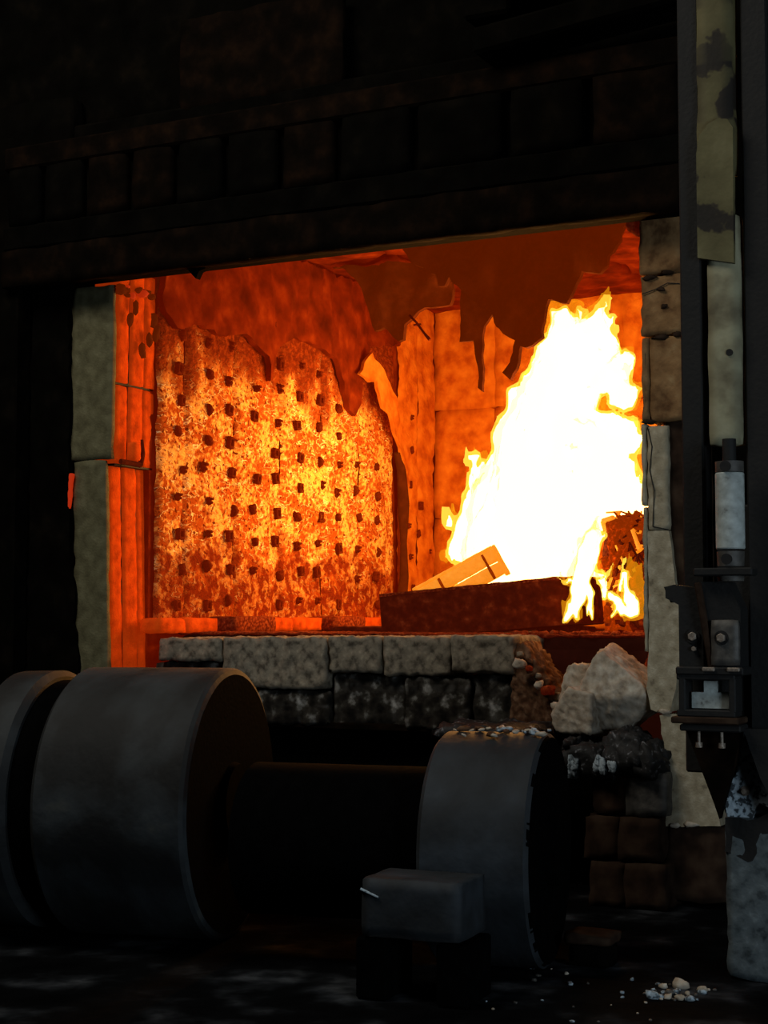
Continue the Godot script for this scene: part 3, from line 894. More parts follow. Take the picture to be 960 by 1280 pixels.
# ---- what lies on the hearth
func build_load():
	var s := thing("forging_slab", "thick dark red steel slab with a rounded end, tilted on the hearth", "slab", Vector3(-0.44, 1.475, -1.2))
	var plan := v2([0.0, 0.0, 1.18, 0.0])
	for k in 13:
		var w := PI * 0.5 * k / 12
		plan.append(Vector2(1.18 + 0.24 * sin(w), 0.30 - 0.30 * cos(w)))
	plan.append_array(v2([1.42, 0.55, 1.35, 0.72, 0.0, 0.72]))
	var body := obj("body", prism(plan, -0.30, 0.0), M.hot_steel, s)
	body.basis = Basis(Vector3.RIGHT, Vector3(0, 0, -1), Vector3(0, 1, 0))
	var top := obj("scale_crust", sheet(ragged(plan, 0.05, 0.008, 351), 0.02, func(p: Vector2): return 0.006 + 0.02 * sin(p.x * 31.0) * sin(p.y * 27.0) * 0.5, 0.06), M.hot_scale, s, Vector3(0, 0.0, 0))
	top.basis = body.basis
	s.rotation_degrees.z = 4.6
	s.position.y = 1.735
	top.position.y = 0.01
	tag(obj("chock", worn(Vector3(0.3, 0.06, 0.4), 0.012, 0.01, 353, 0.04, 6.0), M.hot_steel, self, Vector3(0.78, 1.505, -1.6)), "dark block propping up the right end of the red slab", "block")
	tag(obj("thin_plate", worn(Vector3(0.5, 0.05, 0.4), 0.008, 0.006, 355, 0.04, 6.0), M.hot_steel, self, Vector3(-0.78, 1.50, -1.75)), "thin dark plate lying left of the steel slab", "plate")
	# glowing box of planks on the slab
	var bx := thing("plank_box", "bright glowing wooden crate lying tilted on the steel slab", "crate", Vector3(-0.03, 1.84, -1.62))
	var w0 := Basis(Vector3.UP, 0.45) * Basis(Vector3.FORWARD, -0.50)
	for k in 3:
		var p := obj("plank", worn(Vector3(0.62, 0.02, 0.108), 0.004, 0.004, 361 + k, 0.03, 8.0), M.glowing_plank, bx)
		p.transform = Transform3D(w0, w0 * Vector3(0.0, 0.10, 0.0 + k * 0.11))
	for k in 2:
		var p := obj("plank", worn(Vector3(0.62, 0.096, 0.02), 0.004, 0.004, 365 + k, 0.03, 8.0), M.glowing_plank, bx)
		p.transform = Transform3D(w0, w0 * Vector3(0.0, 0.04 - k * 0.1, 0.275))
	var e := obj("end_board", worn(Vector3(0.024, 0.23, 0.34), 0.005, 0.004, 369, 0.03, 8.0), M.glowing_plank, bx)
	e.transform = Transform3D(w0, w0 * Vector3(0.322, -0.01, 0.12))
	for k in 2:
		var p := obj("batten", worn(Vector3(0.02, 0.19, 0.015), 0.004, 0.003, 371 + k, 0.03, 8.0), M.burning_wood, bx)
		p.transform = Transform3D(w0, w0 * Vector3(-0.12 + k * 0.34, -0.01, 0.292))
		under(p, bx.get_node("plank"))
	# burning stump at the right
	var bs := thing("burning_stump", "burning gnarled wood stump beside the right jamb", "stump", Vector3(1.5, 1.475, -1.25))
	var st := begin()
	add_lathe(st, [[0.0, 0.0], [0.0, 0.28], [0.1, 0.30], [0.3, 0.28], [0.52, 0.30], [0.66, 0.28], [0.76, 0.22], [0.78, 0.0]], Transform3D(Basis(Vector3.UP, Vector3.RIGHT, Vector3(0, 0, -1)), Vector3.ZERO), 28, 0.14, 7)
	obj("core", done(st), M.hot_scale, bs)
	for k in 60:
		var w := rng.randf_range(PI * 0.2, PI * 0.85)
		var y := rng.randf_range(0.02, 0.68)
		var st2 := begin()
		var prev := Vector3.ZERO
		for q in 6:
			var a := w + q * rng.randf_range(-.02, .16)
			var r := 0.315 + 0.03 * sin(q * 1.3 + k)
			var p := Vector3(-cos(a) * r, clampf(y + q * rng.randf_range(-.01, .06), 0.02, 0.78), sin(a) * r)
			if q > 0: add_rod(st2, prev, p, 0.024 - 0.003 * q, 0.024 - 0.003 * (q + 1), 6)
			prev = p
		obj("root_strand", done(st2), [M.burning_wood, M.burning_wood, M.hot_steel, M.burning_wood, M.glowing_plank][k % 5], bs)
	obj("top_slab", worn(Vector3(0.34, 0.07, 0.3), 0.02, 0.02, 381, 0.03, 7.0), M.burning_wood, bs, Vector3(-0.05, 0.72, 0.16), Vector3(8, 20, 6))
	# hot slag along the front of the hearth
	for k in 14:
		tag(obj("slag_lump", rock(Vector3(rng.randf_range(.025, .05), rng.randf_range(.012, .022), rng.randf_range(.03, .05)), 390 + k, 7), M.hot_scale, self, Vector3(lerpf(0.72, 1.62, k / 13.0), 1.488, rng.randf_range(-0.86, -0.78))), "small red hot slag lump on the front edge of the hearth", "slag", "slag lumps on the hearth edge")

func build_fire():
	var r := RandomNumberGenerator.new()
	r.seed = 77
	var bones := [[-0.028, 1.842, 0.361, -0.027, 2.085, 0.331], [-0.027, 2.085, 0.331, 0.238, 2.866, 0.361], [0.238, 2.866, 0.361, 0.467, 3.458, 0.277], [0.467, 3.458, 0.277, 0.451, 3.793, 0.12], [0.451, 3.793, 0.12, 0.31, 3.884, 0.03], [0.595, 3.57, 0.241, 0.704, 3.814, 0.06], [0.704, 3.814, 0.06, 0.793, 3.999, 0.012], [0.563, 3.572, 0.12, 0.653, 3.782, 0.048], [0.653, 3.782, 0.048, 0.667, 3.902, 0.012], [0.749, 3.378, 0.181, 0.924, 3.497, 0.042], [0.651, 2.846, 0.313, 0.899, 2.923, 0.12], [0.299, 2.38, 0.361, 0.865, 2.54, 0.169], [-0.291, 2.059, 0.133, -0.588, 2.07, 0.024], [-0.459, 2.124, 0.108, -0.189, 2.486, 0.145], [-0.189, 2.486, 0.145, -0.288, 2.779, 0.048], [-0.288, 2.779, 0.048, -0.368, 2.895, 0.012], [-0.142, 2.607, 0.133, -0.114, 2.882, 0.024], [0.041, 2.387, 0.289, 0.11, 2.994, 0.151], [0.11, 2.994, 0.151, 0.085, 3.301, 0.054], [0.164, 3.388, 0.084, 0.06, 3.462, 0.012], [-0.52, 2.311, 0.06, -0.56, 2.455, 0.012], [0.804, 2.601, 0.151, 0.977, 2.724, 0.036], [0.871, 3.191, 0.108, 0.995, 3.267, 0.018], [0.359, 1.898, 0.211, 0.58, 1.837, 0.12], [-0.359, 1.814, 0.151, 0.359, 1.809, 0.151], [0.986, 2.418, 0.12, 1.169, 2.587, 0.06], [0.929, 2.833, 0.09, 1.082, 2.943, 0.03], [-0.089, 2.636, 0.12, -0.022, 2.847, 0.018]]
	for b in bones:
		var z := -2.6 + r.randf_range(-.08, .08)
		b.append(z)
		b.append(z + r.randf_range(-.06, .06))
	var f := thing("flame", "tall white hot flame roaring up behind the steel slab", "fire", Vector3(0.2, 1.48, -2.6))
	fire_parts(f, bones, Vector3(-0.95, 1.5, -3.2), Vector3(1.35, 4.2, -2.0), 0.024, 0.045, 0.12, 0.024, 5)
	var low := [[1.243, 2.094, 0.05, 1.156, 1.827, 0.055], [1.156, 1.827, 0.055, 1.068, 1.575, 0.02], [1.177, 1.777, 0.036, 1.249, 1.59, 0.016], [1.2, 2.055, 0.025, 1.265, 2.2, 0.006], [1.117, 1.651, 0.025, 1.046, 1.559, 0.012], [1.1, 1.8, 0.02, 1.02, 1.86, 0.005], [1.19, 1.95, 0.05, 1.13, 1.70, 0.04], [1.13, 1.70, 0.04, 1.13, 1.58, 0.012], [1.22, 1.72, 0.03, 1.20, 1.60, 0.01]]
	var right := [[1.398, 1.74, 0.025, 1.511, 1.61, 0.034], [1.529, 1.873, 0.02, 1.542, 1.625, 0.035], [1.356, 1.725, 0.022, 1.305, 1.932, 0.006], [1.487, 1.774, 0.022, 1.53, 1.973, 0.006], [1.33, 1.801, 0.016, 1.41, 1.925, 0.006], [1.45, 1.66, 0.02, 1.40, 1.60, 0.012]]
	for b in low: b.append_array([-0.82, -0.82])
	for b in right: b.append_array([-0.79, -0.79])
	var g := thing("flame", "yellow flame licking down the left of the burning stump", "fire", Vector3(1.12, 1.48, -0.90))
	fire_parts(g, low, Vector3(0.85, 1.49, -0.98), Vector3(1.4, 2.35, -0.66), 0.011, 0.016, 0.08, 0.009, 15)
	var h := thing("flame", "small forked flame in front of the burning stump", "fire", Vector3(1.45, 1.48, -0.84))
	fire_parts(h, right, Vector3(1.2, 1.49, -0.95), Vector3(1.7, 2.1, -0.63), 0.011, 0.016, 0.08, 0.009, 25)

# white core, and two thin veils that flicker on their own round it
func fire_parts(f: Node3D, bones: Array, lo: Vector3, hi: Vector3, cell: float, blend: float, turb: float, gap: float, seed_: int):
	var body := flames(bones, lo, hi, cell, blend, turb, [-gap, 0.0], seed_)
	obj("core", body[0], M.flame_core, f, -f.position)
	obj("middle_flame", body[1], M.flame_mid, f, -f.position)
	obj("outer_flame", flames(bones, lo, hi, cell, blend, turb * 1.5, [0.2 * gap], seed_ + 60)[0], M.flame_edge, f, -f.position)

func build_sheets():
	var n := noise(1.4, 91, FastNoiseLite.TYPE_SIMPLEX_SMOOTH, 3)
	var a := v2([-0.676, 4.45, -0.629, 4.338, -0.556, 4.233, -0.371, 4.13, -0.358, 4.045, -0.299, 4.039, -0.24, 4.093, -0.163, 3.99, -0.06, 3.898, 0.042, 3.835, 0.098, 3.707, 0.155, 3.649, 0.23, 3.602, 0.198, 3.441, 0.159, 3.361, 0.216, 3.305, 0.26, 3.384, 0.298, 3.544, 0.397, 3.537, 0.471, 3.595, 0.484, 3.715, 0.516, 3.869, 0.638, 3.835, 0.699, 3.933, 0.766, 4.048, 0.903, 4.017, 0.957, 4.069, 0.97, 4.142, 1.053, 4.242, 1.144, 4.45])
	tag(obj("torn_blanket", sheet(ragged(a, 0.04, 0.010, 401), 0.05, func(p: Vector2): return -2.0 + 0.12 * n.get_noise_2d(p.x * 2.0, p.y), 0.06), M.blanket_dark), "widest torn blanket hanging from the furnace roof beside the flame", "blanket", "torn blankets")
	var c := v2([-0.207, 4.45, -0.24, 3.974, -0.254, 3.644, -0.15, 3.648, -0.112, 3.454, -0.1, 3.286, -0.062, 3.254, -0.067, 3.486, -0.073, 3.653, -0.047, 3.747, 0.012, 3.825, 0.025, 4.45])
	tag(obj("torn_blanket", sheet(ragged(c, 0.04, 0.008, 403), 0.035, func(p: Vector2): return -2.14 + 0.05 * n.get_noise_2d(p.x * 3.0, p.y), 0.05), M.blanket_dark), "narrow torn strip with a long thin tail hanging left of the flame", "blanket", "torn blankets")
	var b := v2([-1.665, 4.46, -1.544, 4.44, -1.425, 4.313, -1.373, 4.123, -1.344, 3.969, -1.322, 3.921, -1.241, 3.947, -1.176, 3.877, -1.103, 3.819, -1.053, 3.828, -1.024, 3.943, -0.966, 3.99, -0.909, 4.037, -0.838, 4.063, -0.647, 4.078, -0.576, 4.45])
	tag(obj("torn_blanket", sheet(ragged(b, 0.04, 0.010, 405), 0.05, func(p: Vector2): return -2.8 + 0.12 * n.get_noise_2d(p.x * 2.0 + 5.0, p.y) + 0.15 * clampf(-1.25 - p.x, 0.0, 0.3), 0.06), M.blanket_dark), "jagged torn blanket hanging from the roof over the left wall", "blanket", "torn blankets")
	var w := begin()
	add_rod(w, Vector3(-0.95, 4.0, -2.72), Vector3(-0.88, 3.934, -2.70), 0.010, 0.010)
	add_rod(w, Vector3(-0.88, 3.934, -2.70), Vector3(-0.798, 3.83, -2.69), 0.010, 0.010)
	add_rod(w, Vector3(-0.798, 3.83, -2.69), Vector3(-0.756, 3.782, -2.69), 0.011, 0.014)
	add_rod(w, Vector3(-0.90, 3.91, -2.70), Vector3(-0.84, 3.915, -2.70), 0.012, 0.008)
	tag(obj("anchor_rod", done(w), M.hot_steel), "thin bent anchor rod poking out of the jagged blanket", "rod")

# ---- the broken refractory sill
func build_sill():
	var s := setting("trim_3", "cracked grey refractory sill under the furnace opening")
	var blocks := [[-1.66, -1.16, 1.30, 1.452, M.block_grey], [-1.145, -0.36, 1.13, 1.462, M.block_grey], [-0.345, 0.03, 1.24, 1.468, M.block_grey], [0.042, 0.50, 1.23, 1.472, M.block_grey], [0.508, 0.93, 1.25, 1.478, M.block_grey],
		[-1.72, -1.155, 0.90, 1.29, M.block_dark], [-1.14, -0.36, 0.90, 1.12, M.block_dark], [-0.345, 0.18, 0.90, 1.23, M.block_dark], [0.19, 0.62, 0.90, 1.22, M.block_dark], [0.63, 1.0, 0.90, 1.24, M.block_dark]]
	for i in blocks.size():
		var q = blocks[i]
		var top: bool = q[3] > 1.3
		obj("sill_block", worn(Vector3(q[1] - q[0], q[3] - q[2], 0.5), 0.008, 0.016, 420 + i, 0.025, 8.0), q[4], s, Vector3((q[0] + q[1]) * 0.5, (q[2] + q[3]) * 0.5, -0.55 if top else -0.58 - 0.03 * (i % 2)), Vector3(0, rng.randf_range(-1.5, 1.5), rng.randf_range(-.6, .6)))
	obj("sill_beam", box(Vector3(3.5, 0.9, 0.3), 0.03), M.soot_steel, s, Vector3(-0.1, 0.46, -0.68))
	obj("beam_flange", box(Vector3(3.0, 0.05, 0.34), 0.01), M.rust_steel, s, Vector3(-0.3, 0.90, -0.52))
	tag(obj("slag_ledge", worn(Vector3(0.6, 0.09, 0.5), 0.03, 0.03, 461, 0.03, 6.0), M.crust, self, Vector3(0.93, 0.93, 0.0)), "dark crusted slag ledge between the sill and the smaller roll", "slag")
	# broken end of the sill: loose rubble in the gap
	var heap := begin()
	add_rock(heap, Vector3(1.0, 1.16, -0.46), [[Vector3(.78, .62, 0).normalized(), 0.15], [Vector3(-1, 0, 0), 0.1], [Vector3(0, 1, 0), 0.28], [Vector3(1, 0, 0), 0.26], [Vector3(0, -1, 0), 0.22], [Vector3(0, .1, 1).normalized(), 0.14], [Vector3(0, 0, -1), 0.16], [Vector3(.5, .3, .8).normalized(), 0.17]], 0.03, 463, 36)
	obj("broken_end", done(heap), M.rubble_brown, s)
	for k in 18:
		var t := (k + 0.5) / 18.0
		var p := Vector3(lerpf(0.95, 1.30, t), lerpf(1.37, 0.99, t) + 0.035 * (k % 2), -0.33 + 0.05 * (k % 3))
		var h := rng.randf_range(.014, .03)
		tag(obj("refractory_piece", rock(Vector3(h * rng.randf_range(.8, 1.6), h, h), 440 + k, 9), [M.rubble_brown, M.block_grey, M.chunk_white, M.rubble_brown, M.rubble_brown, M.hot_scale][k % 6], self, p), "small %s refractory piece spilled in the gap at the sill's broken end" % ["brown", "grey", "pale", "brown", "brown", "reddish"][k % 6], "rubble", "broken pieces at the sill end")
	# big broken chunk that closes the right of the gap
	var st := begin()
	add_rock(st, Vector3(1.60, 1.17, -0.15), [[Vector3(-.9, .44, .1).normalized(), 0.165], [Vector3(.6, .8, .1).normalized(), 0.175], [Vector3(-.25, .95, .2).normalized(), 0.24], [Vector3(1, .1, 0).normalized(), 0.24], [Vector3(.6, -.8, 0).normalized(), 0.22], [Vector3(-.2, -1, 0).normalized(), 0.22], [Vector3(-.9, -.5, .1).normalized(), 0.17], [Vector3(0, .25, 1).normalized(), 0.14], [Vector3(0.1, -.5, .85).normalized(), 0.15], [Vector3(0, 0, -1), 0.2]], 0.014, 471, 44)
	var ch := thing("broken_block", "big pale broken refractory block leaning beside the right jamb", "rubble", Vector3(1.55, 0.95, -0.15))
	obj("body", done(st), M.chunk_white, ch, -ch.position)
	st = begin()
	add_rock(st, Vector3(1.41, 1.06, -0.1), [[Vector3(-.8, .6, 0).normalized(), 0.10], [Vector3(.2, 1, 0).normalized(), 0.13], [Vector3(1, 0, 0), 0.14], [Vector3(0, -1, 0), 0.13], [Vector3(-1, -.3, 0).normalized(), 0.15], [Vector3(-.3, -.1, 1).normalized(), 0.11], [Vector3(0, 0, -1), 0.15]], 0.014, 473, 34)
	obj("wedge", done(st), M.chunk_white, ch, -ch.position)
	st = begin()
	add_rock(st, Vector3(1.40, 1.23, -0.2), [[Vector3(-1, .2, 0).normalized(), 0.09], [Vector3(0, 1, 0), 0.09], [Vector3(1, .3, 0).normalized(), 0.09], [Vector3(0, -1, 0), 0.12], [Vector3(0, .2, 1).normalized(), 0.08], [Vector3(0, 0, -1), 0.1], [Vector3(-.7, .7, 0).normalized(), 0.10]], 0.016, 475, 24)
	obj("rounded_lump", done(st), M.chunk_white, ch, -ch.position)
	st = begin()
	add_rock(st, Vector3(1.80, 1.34, -0.50), [[Vector3(-1, .3, 0).normalized(), 0.08], [Vector3(0, 1, 0), 0.06], [Vector3(1, .3, 0).normalized(), 0.10], [Vector3(0, -1, 0), 0.10], [Vector3(0, .2, 1).normalized(), 0.08], [Vector3(0, 0, -1), 0.1]], 0.02, 477, 20)
	tag(obj("crumbled_lump", done(st), M.hot_scale), "reddish crumbled lump between the big broken block and the jamb", "rubble")
	# brick pier below, capped by dark slag
	var pier := thing("brick_pier", "brown block pier under the broken refractory, capped with black slag", "pier", Vector3(1.75, 0, -0.05))
	for j in 3:
		for i in 2:
			obj("pier_block", worn(Vector3(0.205 + 0.03 * i, 0.24 if j else 0.25, 0.4), 0.008, 0.012, 480 + j * 2 + i, 0.04, 6.0), (M.bare_grey if j == 2 and i == 1 else M.brown_steel), pier, Vector3(-0.09 + 0.215 * i - (0.04 if j == 1 else 0.0), 0.125 + j * 0.245 + (0.0 if j == 0 else 0.005), -0.02 * j))
	st = begin()
	for q in [[-0.20, 0.80, 0.2, 0.09], [0.0, 0.84, 0.12, 0.12], [0.14, 0.80, 0.10, 0.11], [-0.32, 0.87, 0.05, 0.05]]:
		r_rock(st, Vector3(q[0], q[1], 0.05), Vector3(q[2], q[3], 0.2), int(q[0] * 100) + 600)
	obj("slag_cap", done(st), M.crust, pier)
	st = begin()
	for q in [[-0.27, 0.84, 0.70], [-0.25, 0.82, 0.74], [-0.12, 0.83, 0.74], [-0.09, 0.82, 0.72], [-0.03, 0.8, 0.735]]:
		add_rock(st, Vector3(q[0], (q[1] + q[2]) * 0.5, 0.25), rock_planes(Vector3(0.02, (q[1] - q[2]) * 0.5, 0.015), rng, 4), 0.012, int(q[0] * 1000) + 900, 10)
	under(obj("frozen_drip", done(st), M.paint_flake, pier), pier.get_node("slag_cap")).set_meta("label", "silvery frozen drips")

func r_rock(st: SurfaceTool, c: Vector3, half: Vector3, seed_: int):
	var r := RandomNumberGenerator.new()
	r.seed = seed_
	add_rock(st, c, rock_planes(half, r), minf(half.x, half.y) * 0.35, seed_, 18)

# ---- rolls and scrap on the shop floor
func build_foreground():
	var a := thing("steel_roll", "large stepped steel roll lying in front of the sill at left", "roll", Vector3(0.283, 0.0, 1.805))
	a.rotation_degrees.y = 12.5
	obj("barrel", lathe([[-0.79, 0.0], [-0.79, 0.64], [-0.765, 0.665], [-0.03, 0.67], [-0.01, 0.66], [0.0, 0.635]], 96, 0.006, 3), M.roll_steel, a, Vector3(0, 0.67, 0))
	obj("end_face", lathe([[-0.02, 0.645], [0.0, 0.636], [-0.002, 0.20], [0.03, 0.19], [0.03, 0.0]], 96), M.roll_end, a, Vector3(0, 0.67, 0))
	under(obj("groove", lathe([[-0.95, 0.60], [-0.78, 0.60]], 96), M.roll_end, a, Vector3(0, 0.67, 0)), a.get_node("barrel"))
	obj("collar", lathe([[-1.18, 0.0], [-1.18, 0.60], [-1.15, 0.645], [-0.96, 0.65], [-0.93, 0.62], [-0.93, 0.0]], 96, 0.006, 4), M.roll_steel, a, Vector3(0, 0.67, 0))
	obj("journal", lathe([[-2.4, 0.0], [-2.4, 0.48], [-1.17, 0.50]], 72), M.roll_end, a, Vector3(0, 0.67, 0))
	tag(obj("roll_cradle", box(Vector3(0.5, 0.17, 0.9), 0.02), M.soot_steel, self, Vector3(-1.5, 0.085, 2.2), Vector3(0, 12.5, 0)), "black cradle block under the left roll's journal", "block")
	var b := thing("steel_roll", "smaller blue grey steel roll lying between the left roll and the pier", "roll", Vector3(1.93, 0.0, 1.69))
	b.rotation_degrees.y = 10.0
	obj("barrel", lathe([[-0.50, 0.0], [-0.50, 0.51], [-0.48, 0.53], [-0.02, 0.53], [0.0, 0.51]], 96, 0.006, 5), M.roll_blue, b, Vector3(0, 0.53, 0))
	obj("end_face", lathe([[-0.01, 0.52], [0.0, 0.51], [0.0, 0.17], [0.05, 0.16], [0.05, 0.0]], 72), M.roll_end, b, Vector3(0, 0.53, 0))
	obj("neck", lathe([[-1.45, 0.0], [-1.45, 0.36], [-0.49, 0.36]], 72), M.roll_end, b, Vector3(0, 0.53, 0))
	# flakes of scale and refractory on the roll
	for k in 34:
		var x := rng.randf_range(-0.46, -0.02)
		var w := rng.randf_range(-0.30, 0.28)
		var h := rng.randf_range(.008, .024)
		var p := b.transform * Vector3(x, 0.53 + 0.545 * cos(w), 0.545 * sin(w))
		tag(obj("scale_flake", rock(Vector3(h * rng.randf_range(1, 2.2), h * 0.5, h), 700 + k, 6), [M.chunk_white, M.paint_flake, M.rubble_brown][k % 3], self, p, Vector3(rad_to_deg(w), rng.randf_range(0, 180), 0)), "%s flake fallen on top of the smaller steel roll" % ["pale", "silvery", "brown"][k % 3], "flake", "pale flakes on the smaller roll")
	# a flat billet before it, and a short stub
	var c := thing("steel_billet", "flat grey steel billet lying before the smaller roll", "billet", Vector3(1.66, 0.0, 2.48))
	c.rotation_degrees.y = 4.0
	obj("body", worn(Vector3(0.44, 0.24, 0.32), 0.006, 0.004, 720, 0.04, 5.0), M.roll_blue, c, Vector3(0, 0.385, 0))
	obj("skid", box(Vector3(0.14, 0.255, 0.3), 0.01), M.roll_end, c, Vector3(-0.18, 0.13, 0))
	obj("skid", box(Vector3(0.14, 0.255, 0.3), 0.01), M.roll_end, c, Vector3(0.18, 0.13, 0))
	var ln := begin()
	add_rod(ln, Vector3(-0.22, 0.46, 0.162), Vector3(-0.14, 0.43, 0.163), 0.006, 0.005)
	under(obj("wire_scrap", done(ln), M.paint_flake, c), c.get_node("body"))
	var st := thing("floor_stub", "short dark brown stub standing right of the smaller roll", "block", Vector3(2.08, 0.0, 1.55))
	obj("cap", worn(Vector3(0.22, 0.05, 0.2), 0.01, 0.006, 725, 0.04, 5.0), M.brown_steel, st, Vector3(0, 0.125, 0))
	obj("body", worn(Vector3(0.19, 0.1, 0.17), 0.01, 0.006, 726, 0.04, 5.0), M.soot_steel, st, Vector3(0, 0.05, 0))
	# crumbs on the floor by the pillar
	for k in 70:
		var near := k < 40
		var p := Vector3(rng.randf_range(2.47, 2.72), 0, rng.randf_range(1.78, 2.1)) if near else Vector3(rng.randf_range(1.7, 2.7), 0, rng.randf_range(1.7, 2.6))
		var h := rng.randf_range(.004, .013) * (1.2 if near else 0.8)
		if k < 3: h = 0.028 - 0.006 * k
		tag(obj("floor_crumb", rock(Vector3(h * rng.randf_range(1, 1.7), h * 0.8, h), 740 + k, 7), [M.chunk_white, M.paint_flake, M.bare_grey][k % 3], self, p + Vector3(0, h * 0.5, 0)), "largest pale refractory crumb on the floor left of the concrete pillar" if k == 0 else ("pale refractory crumb in the cluster on the floor beside the concrete pillar" if near else "tiny pale crumb scattered over the dark floor before the brick pier"), "crumb", "pale crumbs on the floor")

# ---- the guide column, cylinder and clamp at the right
func build_column():
	var z := 1.6
	var p := thing("concrete_pillar", "concrete footing pillar with peeling white paint, bottom right", "pillar", Vector3(2.915, 0, 1.37))
	obj("shaft", worn(Vector3(0.42, 0.72, 0.44), 0.02, 0.012, 801, 0.04, 5.0), M.concrete, p, Vector3(0, 0.36, 0))
	obj("head", worn(Vector3(0.42, 0.40, 0.42), 0.02, 0.015, 802, 0.04, 5.0), M.concrete, p, Vector3(0, 0.91, -0.02))
	var flakes := obj("peeling_paint", prism(ragged(v2([-0.195, 0.70, -0.20, 0.82, -0.15, 0.90, -0.11, 1.07, -0.06, 0.98, -0.02, 0.88, 0.08, 0.80, 0.12, 0.70, 0.02, 0.74, -0.05, 0.78, -0.08, 0.71]), 0.03, 0.010, 803), 0.185, 0.212), M.paint_flake, p)
	under(flakes, p.get_node("head"))
	obj("bare_patch", prism(ragged(v2([-0.205, 0.56, -0.20, 0.71, -0.1, 0.70, 0.0, 0.74, 0.18, 0.72, 0.2, 0.57, 0.1, 0.53, 0.0, 0.55, -0.1, 0.52]), 0.03, 0.008, 805), 0.21, 0.222), M.black_steel, p).set_meta("label", "dark bare band below the peeling paint")
	obj("pull_bolt", lathe([[0.0, 0.0], [0.0, 0.022], [0.02, 0.022], [0.02, 0.012], [0.04, 0.012], [0.04, 0.0]], 12), M.bolt_steel, p, Vector3(-0.11, 0.83, 0.2), Vector3(0, -90, 0))

	var c := thing("guide_column", "tall guide column with worn yellowish paint right of the opening", "column", Vector3(2.72, 0, z - 0.05))
	obj("upper_length", worn(Vector3(0.17, 2.6, 0.12), 0.012, 0.006, 810, 0.05, 3.0), M.paint_yellow, c, Vector3(-0.005, 4.9, 0))
	obj("lower_length", worn(Vector3(0.15, 1.05, 0.12), 0.012, 0.006, 811, 0.05, 3.0), M.paint_pale, c, Vector3(0.02, 2.89, 0.0))
	obj("rounded_shield", prism(v2([-0.085, 3.22, 0.08, 3.18, 0.085, 3.80, 0.06, 3.84, 0.02, 3.85, -0.03, 3.83, -0.07, 3.78, -0.085, 3.70]), 0.05, 0.085), M.paint_yellow, c)
	under(obj("bolt_hole", lathe([[0.0, 0.0], [0.0, 0.016], [0.01, 0.016], [0.01, 0.0]], 12), M.black_steel, c, Vector3(0.05, 2.78, 0.058), Vector3(0, -90, 0)), c.get_node("lower_length"))
	for q in [[-0.135, 0.10], [0.17, 0.12]]:
		obj("flange", box(Vector3(q[1], 5.3, 0.06), 0.008), M.black_steel, c, Vector3(q[0], 3.55, 0.0))
		obj("web", box(Vector3(0.03, 5.3, 0.22), 0.008), M.black_steel, c, Vector3(q[0], 3.55, -0.13))
	obj("side_channel", box(Vector3(0.05, 5.3, 0.1), 0.008), M.paint_pale, c, Vector3(0.265, 3.4, -0.12))
	obj("base_post", box(Vector3(0.30, 1.0, 0.12), 0.01), M.black_steel, c, Vector3(0.10, 1.6, -0.08))

	var h := thing("hydraulic_cylinder", "white hydraulic cylinder held between the dark column flanges", "cylinder", Vector3(2.793, 1.837, z + 0.13))
	var up := Basis(Vector3.UP, Vector3.RIGHT, Vector3(0, 0, -1))
	for q in [["barrel", [[0.055, 0.0], [0.055, 0.060], [0.06, 0.063], [0.385, 0.063], [0.39, 0.060], [0.39, 0.0]], "paint_white"], ["lower_head", [[-0.02, 0.0], [-0.02, 0.058], [0.045, 0.06], [0.05, 0.0]], "bare_grey"], ["upper_head", [[0.393, 0.0], [0.393, 0.062], [0.44, 0.062], [0.44, 0.0]], "bare_grey"], ["rod", [[0.44, 0.0], [0.44, 0.03], [0.54, 0.03], [0.54, 0.0]], "black_steel"], ["clamp_ring", [[-0.085, 0.0], [-0.085, 0.055], [-0.06, 0.058], [-0.055, 0.0]], "bare_grey"]]:
		var o := obj(q[0], lathe(q[1], 32), M[q[2]], h)
		o.basis = up
	for y in [0.415, 0.01]:
		var o := obj("port_plug", lathe([[0.0, 0.0], [0.0, 0.022], [0.02, 0.024], [0.02, 0.0]], 14), M.black_steel, h, Vector3(0.0, y, 0.055), Vector3(0, -90, 0))
		under(o, h.get_node("upper_head" if y > 0.2 else "lower_head"))
	obj("clamp_bar", box(Vector3(0.26, 0.035, 0.10), 0.006), M.black_steel, h, Vector3(-0.02, -0.045, 0.02))

	var k := thing("door_clamp", "dark steel door clamp with bolts and a windowed frame on the column", "clamp", Vector3(2.68, 0.75, z + 0.05))
	obj("side_plate", prism(v2([-0.19, 0.98, -0.15, 0.99, -0.02, 0.97, -0.02, 0.62, -0.13, 0.62, -0.13, 0.90, -0.19, 0.93]), -0.04, 0.06), M.black_steel, k)
	obj("cover_plate", prism(v2([-0.02, 1.0, 0.10, 1.0, 0.155, 0.88, 0.155, 0.62, 0.04, 0.62, -0.02, 0.80]), -0.04, 0.09), M.black_steel, k)
	obj("face_plate", worn(Vector3(0.125, 0.20, 0.04), 0.008, 0.004, 830, 0.03, 6.0), M.bare_grey, k, Vector3(0.09, 0.735, 0.10))
	obj("angled_rib", box(Vector3(0.03, 0.40, 0.06), 0.006), M.brown_steel, k, Vector3(0.0, 0.80, 0.08), Vector3(0, 0, 9))
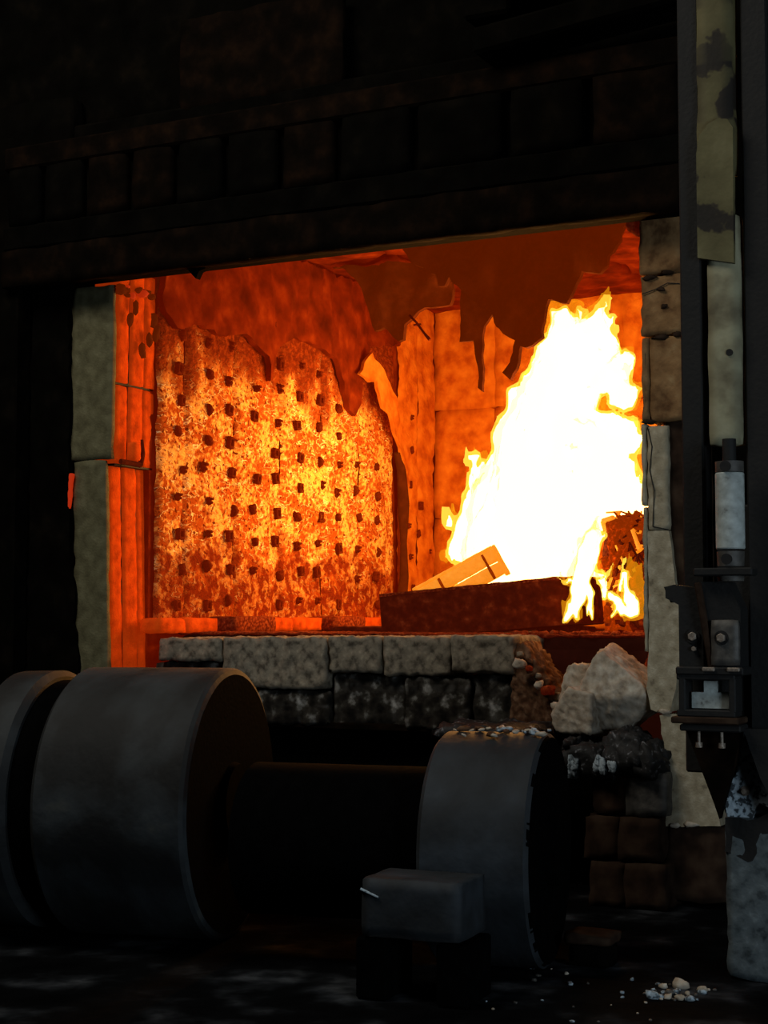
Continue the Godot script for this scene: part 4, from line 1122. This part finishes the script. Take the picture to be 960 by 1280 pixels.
	for q in [[-0.065, 0.76, 0.065], [0.078, 0.755, 0.12], [-0.06, 0.705, 0.06]]:
		var s: float = 0.55 if q[1] < 0.71 else 1.0
		var o := obj("bolt", lathe([[0.0, 0.0], [0.0, 0.020], [0.018, 0.020], [0.02, 0.017], [0.02, 0.0]], 6), M.bolt_steel, k, Vector3(q[0], q[1], q[2]), Vector3(0, -90, 0))
		o.scale = Vector3(1, s, s)
		if s == 1.0: under(obj("washer", lathe([[0.0, 0.0], [0.0, 0.032], [0.006, 0.032], [0.006, 0.0]], 16), M.black_steel, k, Vector3(q[0], q[1], q[2] - 0.003), Vector3(0, -90, 0)), o)
	obj("upper_rail", box(Vector3(0.30, 0.035, 0.16), 0.006), M.black_steel, k, Vector3(0.02, 0.61, 0.04))
	for x in [0.0, 0.11]: obj("rail_pad", box(Vector3(0.055, 0.018, 0.05), 0.004), M.bolt_steel, k, Vector3(x + 0.02, 0.618, 0.11))
	# windowed frame with a white slotted block
	for q in [[0.0, 0.585, 0.26, 0.03], [0.0, 0.425, 0.26, 0.03]]: obj("frame_bar", box(Vector3(q[2], q[3], 0.12), 0.005), M.black_steel, k, Vector3(q[0], q[1], 0.05))
	for x in [-0.105, 0.118]: obj("frame_bar", box(Vector3(0.03, 0.15, 0.12), 0.005), M.black_steel, k, Vector3(x, 0.505, 0.05))
	obj("slot_block", prism(v2([-0.075, 0.445, 0.095, 0.445, 0.095, 0.515, 0.04, 0.515, 0.04, 0.565, -0.02, 0.565, -0.02, 0.515, -0.075, 0.515]), -0.02, 0.06), M.paint_white, k).set_meta("label", "white T shaped block in the frame")
	obj("lower_rail", box(Vector3(0.30, 0.03, 0.17), 0.006), M.brown_steel, k, Vector3(0.0, 0.395, 0.05))
	obj("lower_rail", box(Vector3(0.27, 0.03, 0.14), 0.006), M.black_steel, k, Vector3(0.02, 0.362, 0.05))
	for x in [-0.04, 0.062]:
		var st := begin()
		add_rod(st, Vector3(x, 0.35, 0.08), Vector3(x, 0.295, 0.08), 0.008, 0.008)
		add_lathe(st, [[0.0, 0.0], [0.0, 0.016], [0.022, 0.016], [0.022, 0.0]], Transform3D(Basis(Vector3.UP, Vector3.RIGHT, Vector3(0, 0, -1)), Vector3(x, 0.275, 0.08)), 6)
		obj("hanging_bolt", done(st), M.bolt_steel, k)
	obj("gusset", prism(v2([-0.12, 0.36, 0.135, 0.36, 0.10, 0.20, 0.04, 0.0, 0.03, -0.04, 0.01, 0.02]), -0.03, 0.02), M.rust_steel, k)
	obj("gusset", prism(v2([0.15, 0.36, 0.36, 0.36, 0.36, -0.01, 0.29, 0.0, 0.22, 0.15, 0.175, 0.28]), 0.0, 0.05), M.black_steel, k)
	obj("hook", prism(v2([-0.20, 0.98, -0.15, 0.985, -0.13, 0.94, -0.17, 0.91]), -0.02, 0.05), M.black_steel, k)
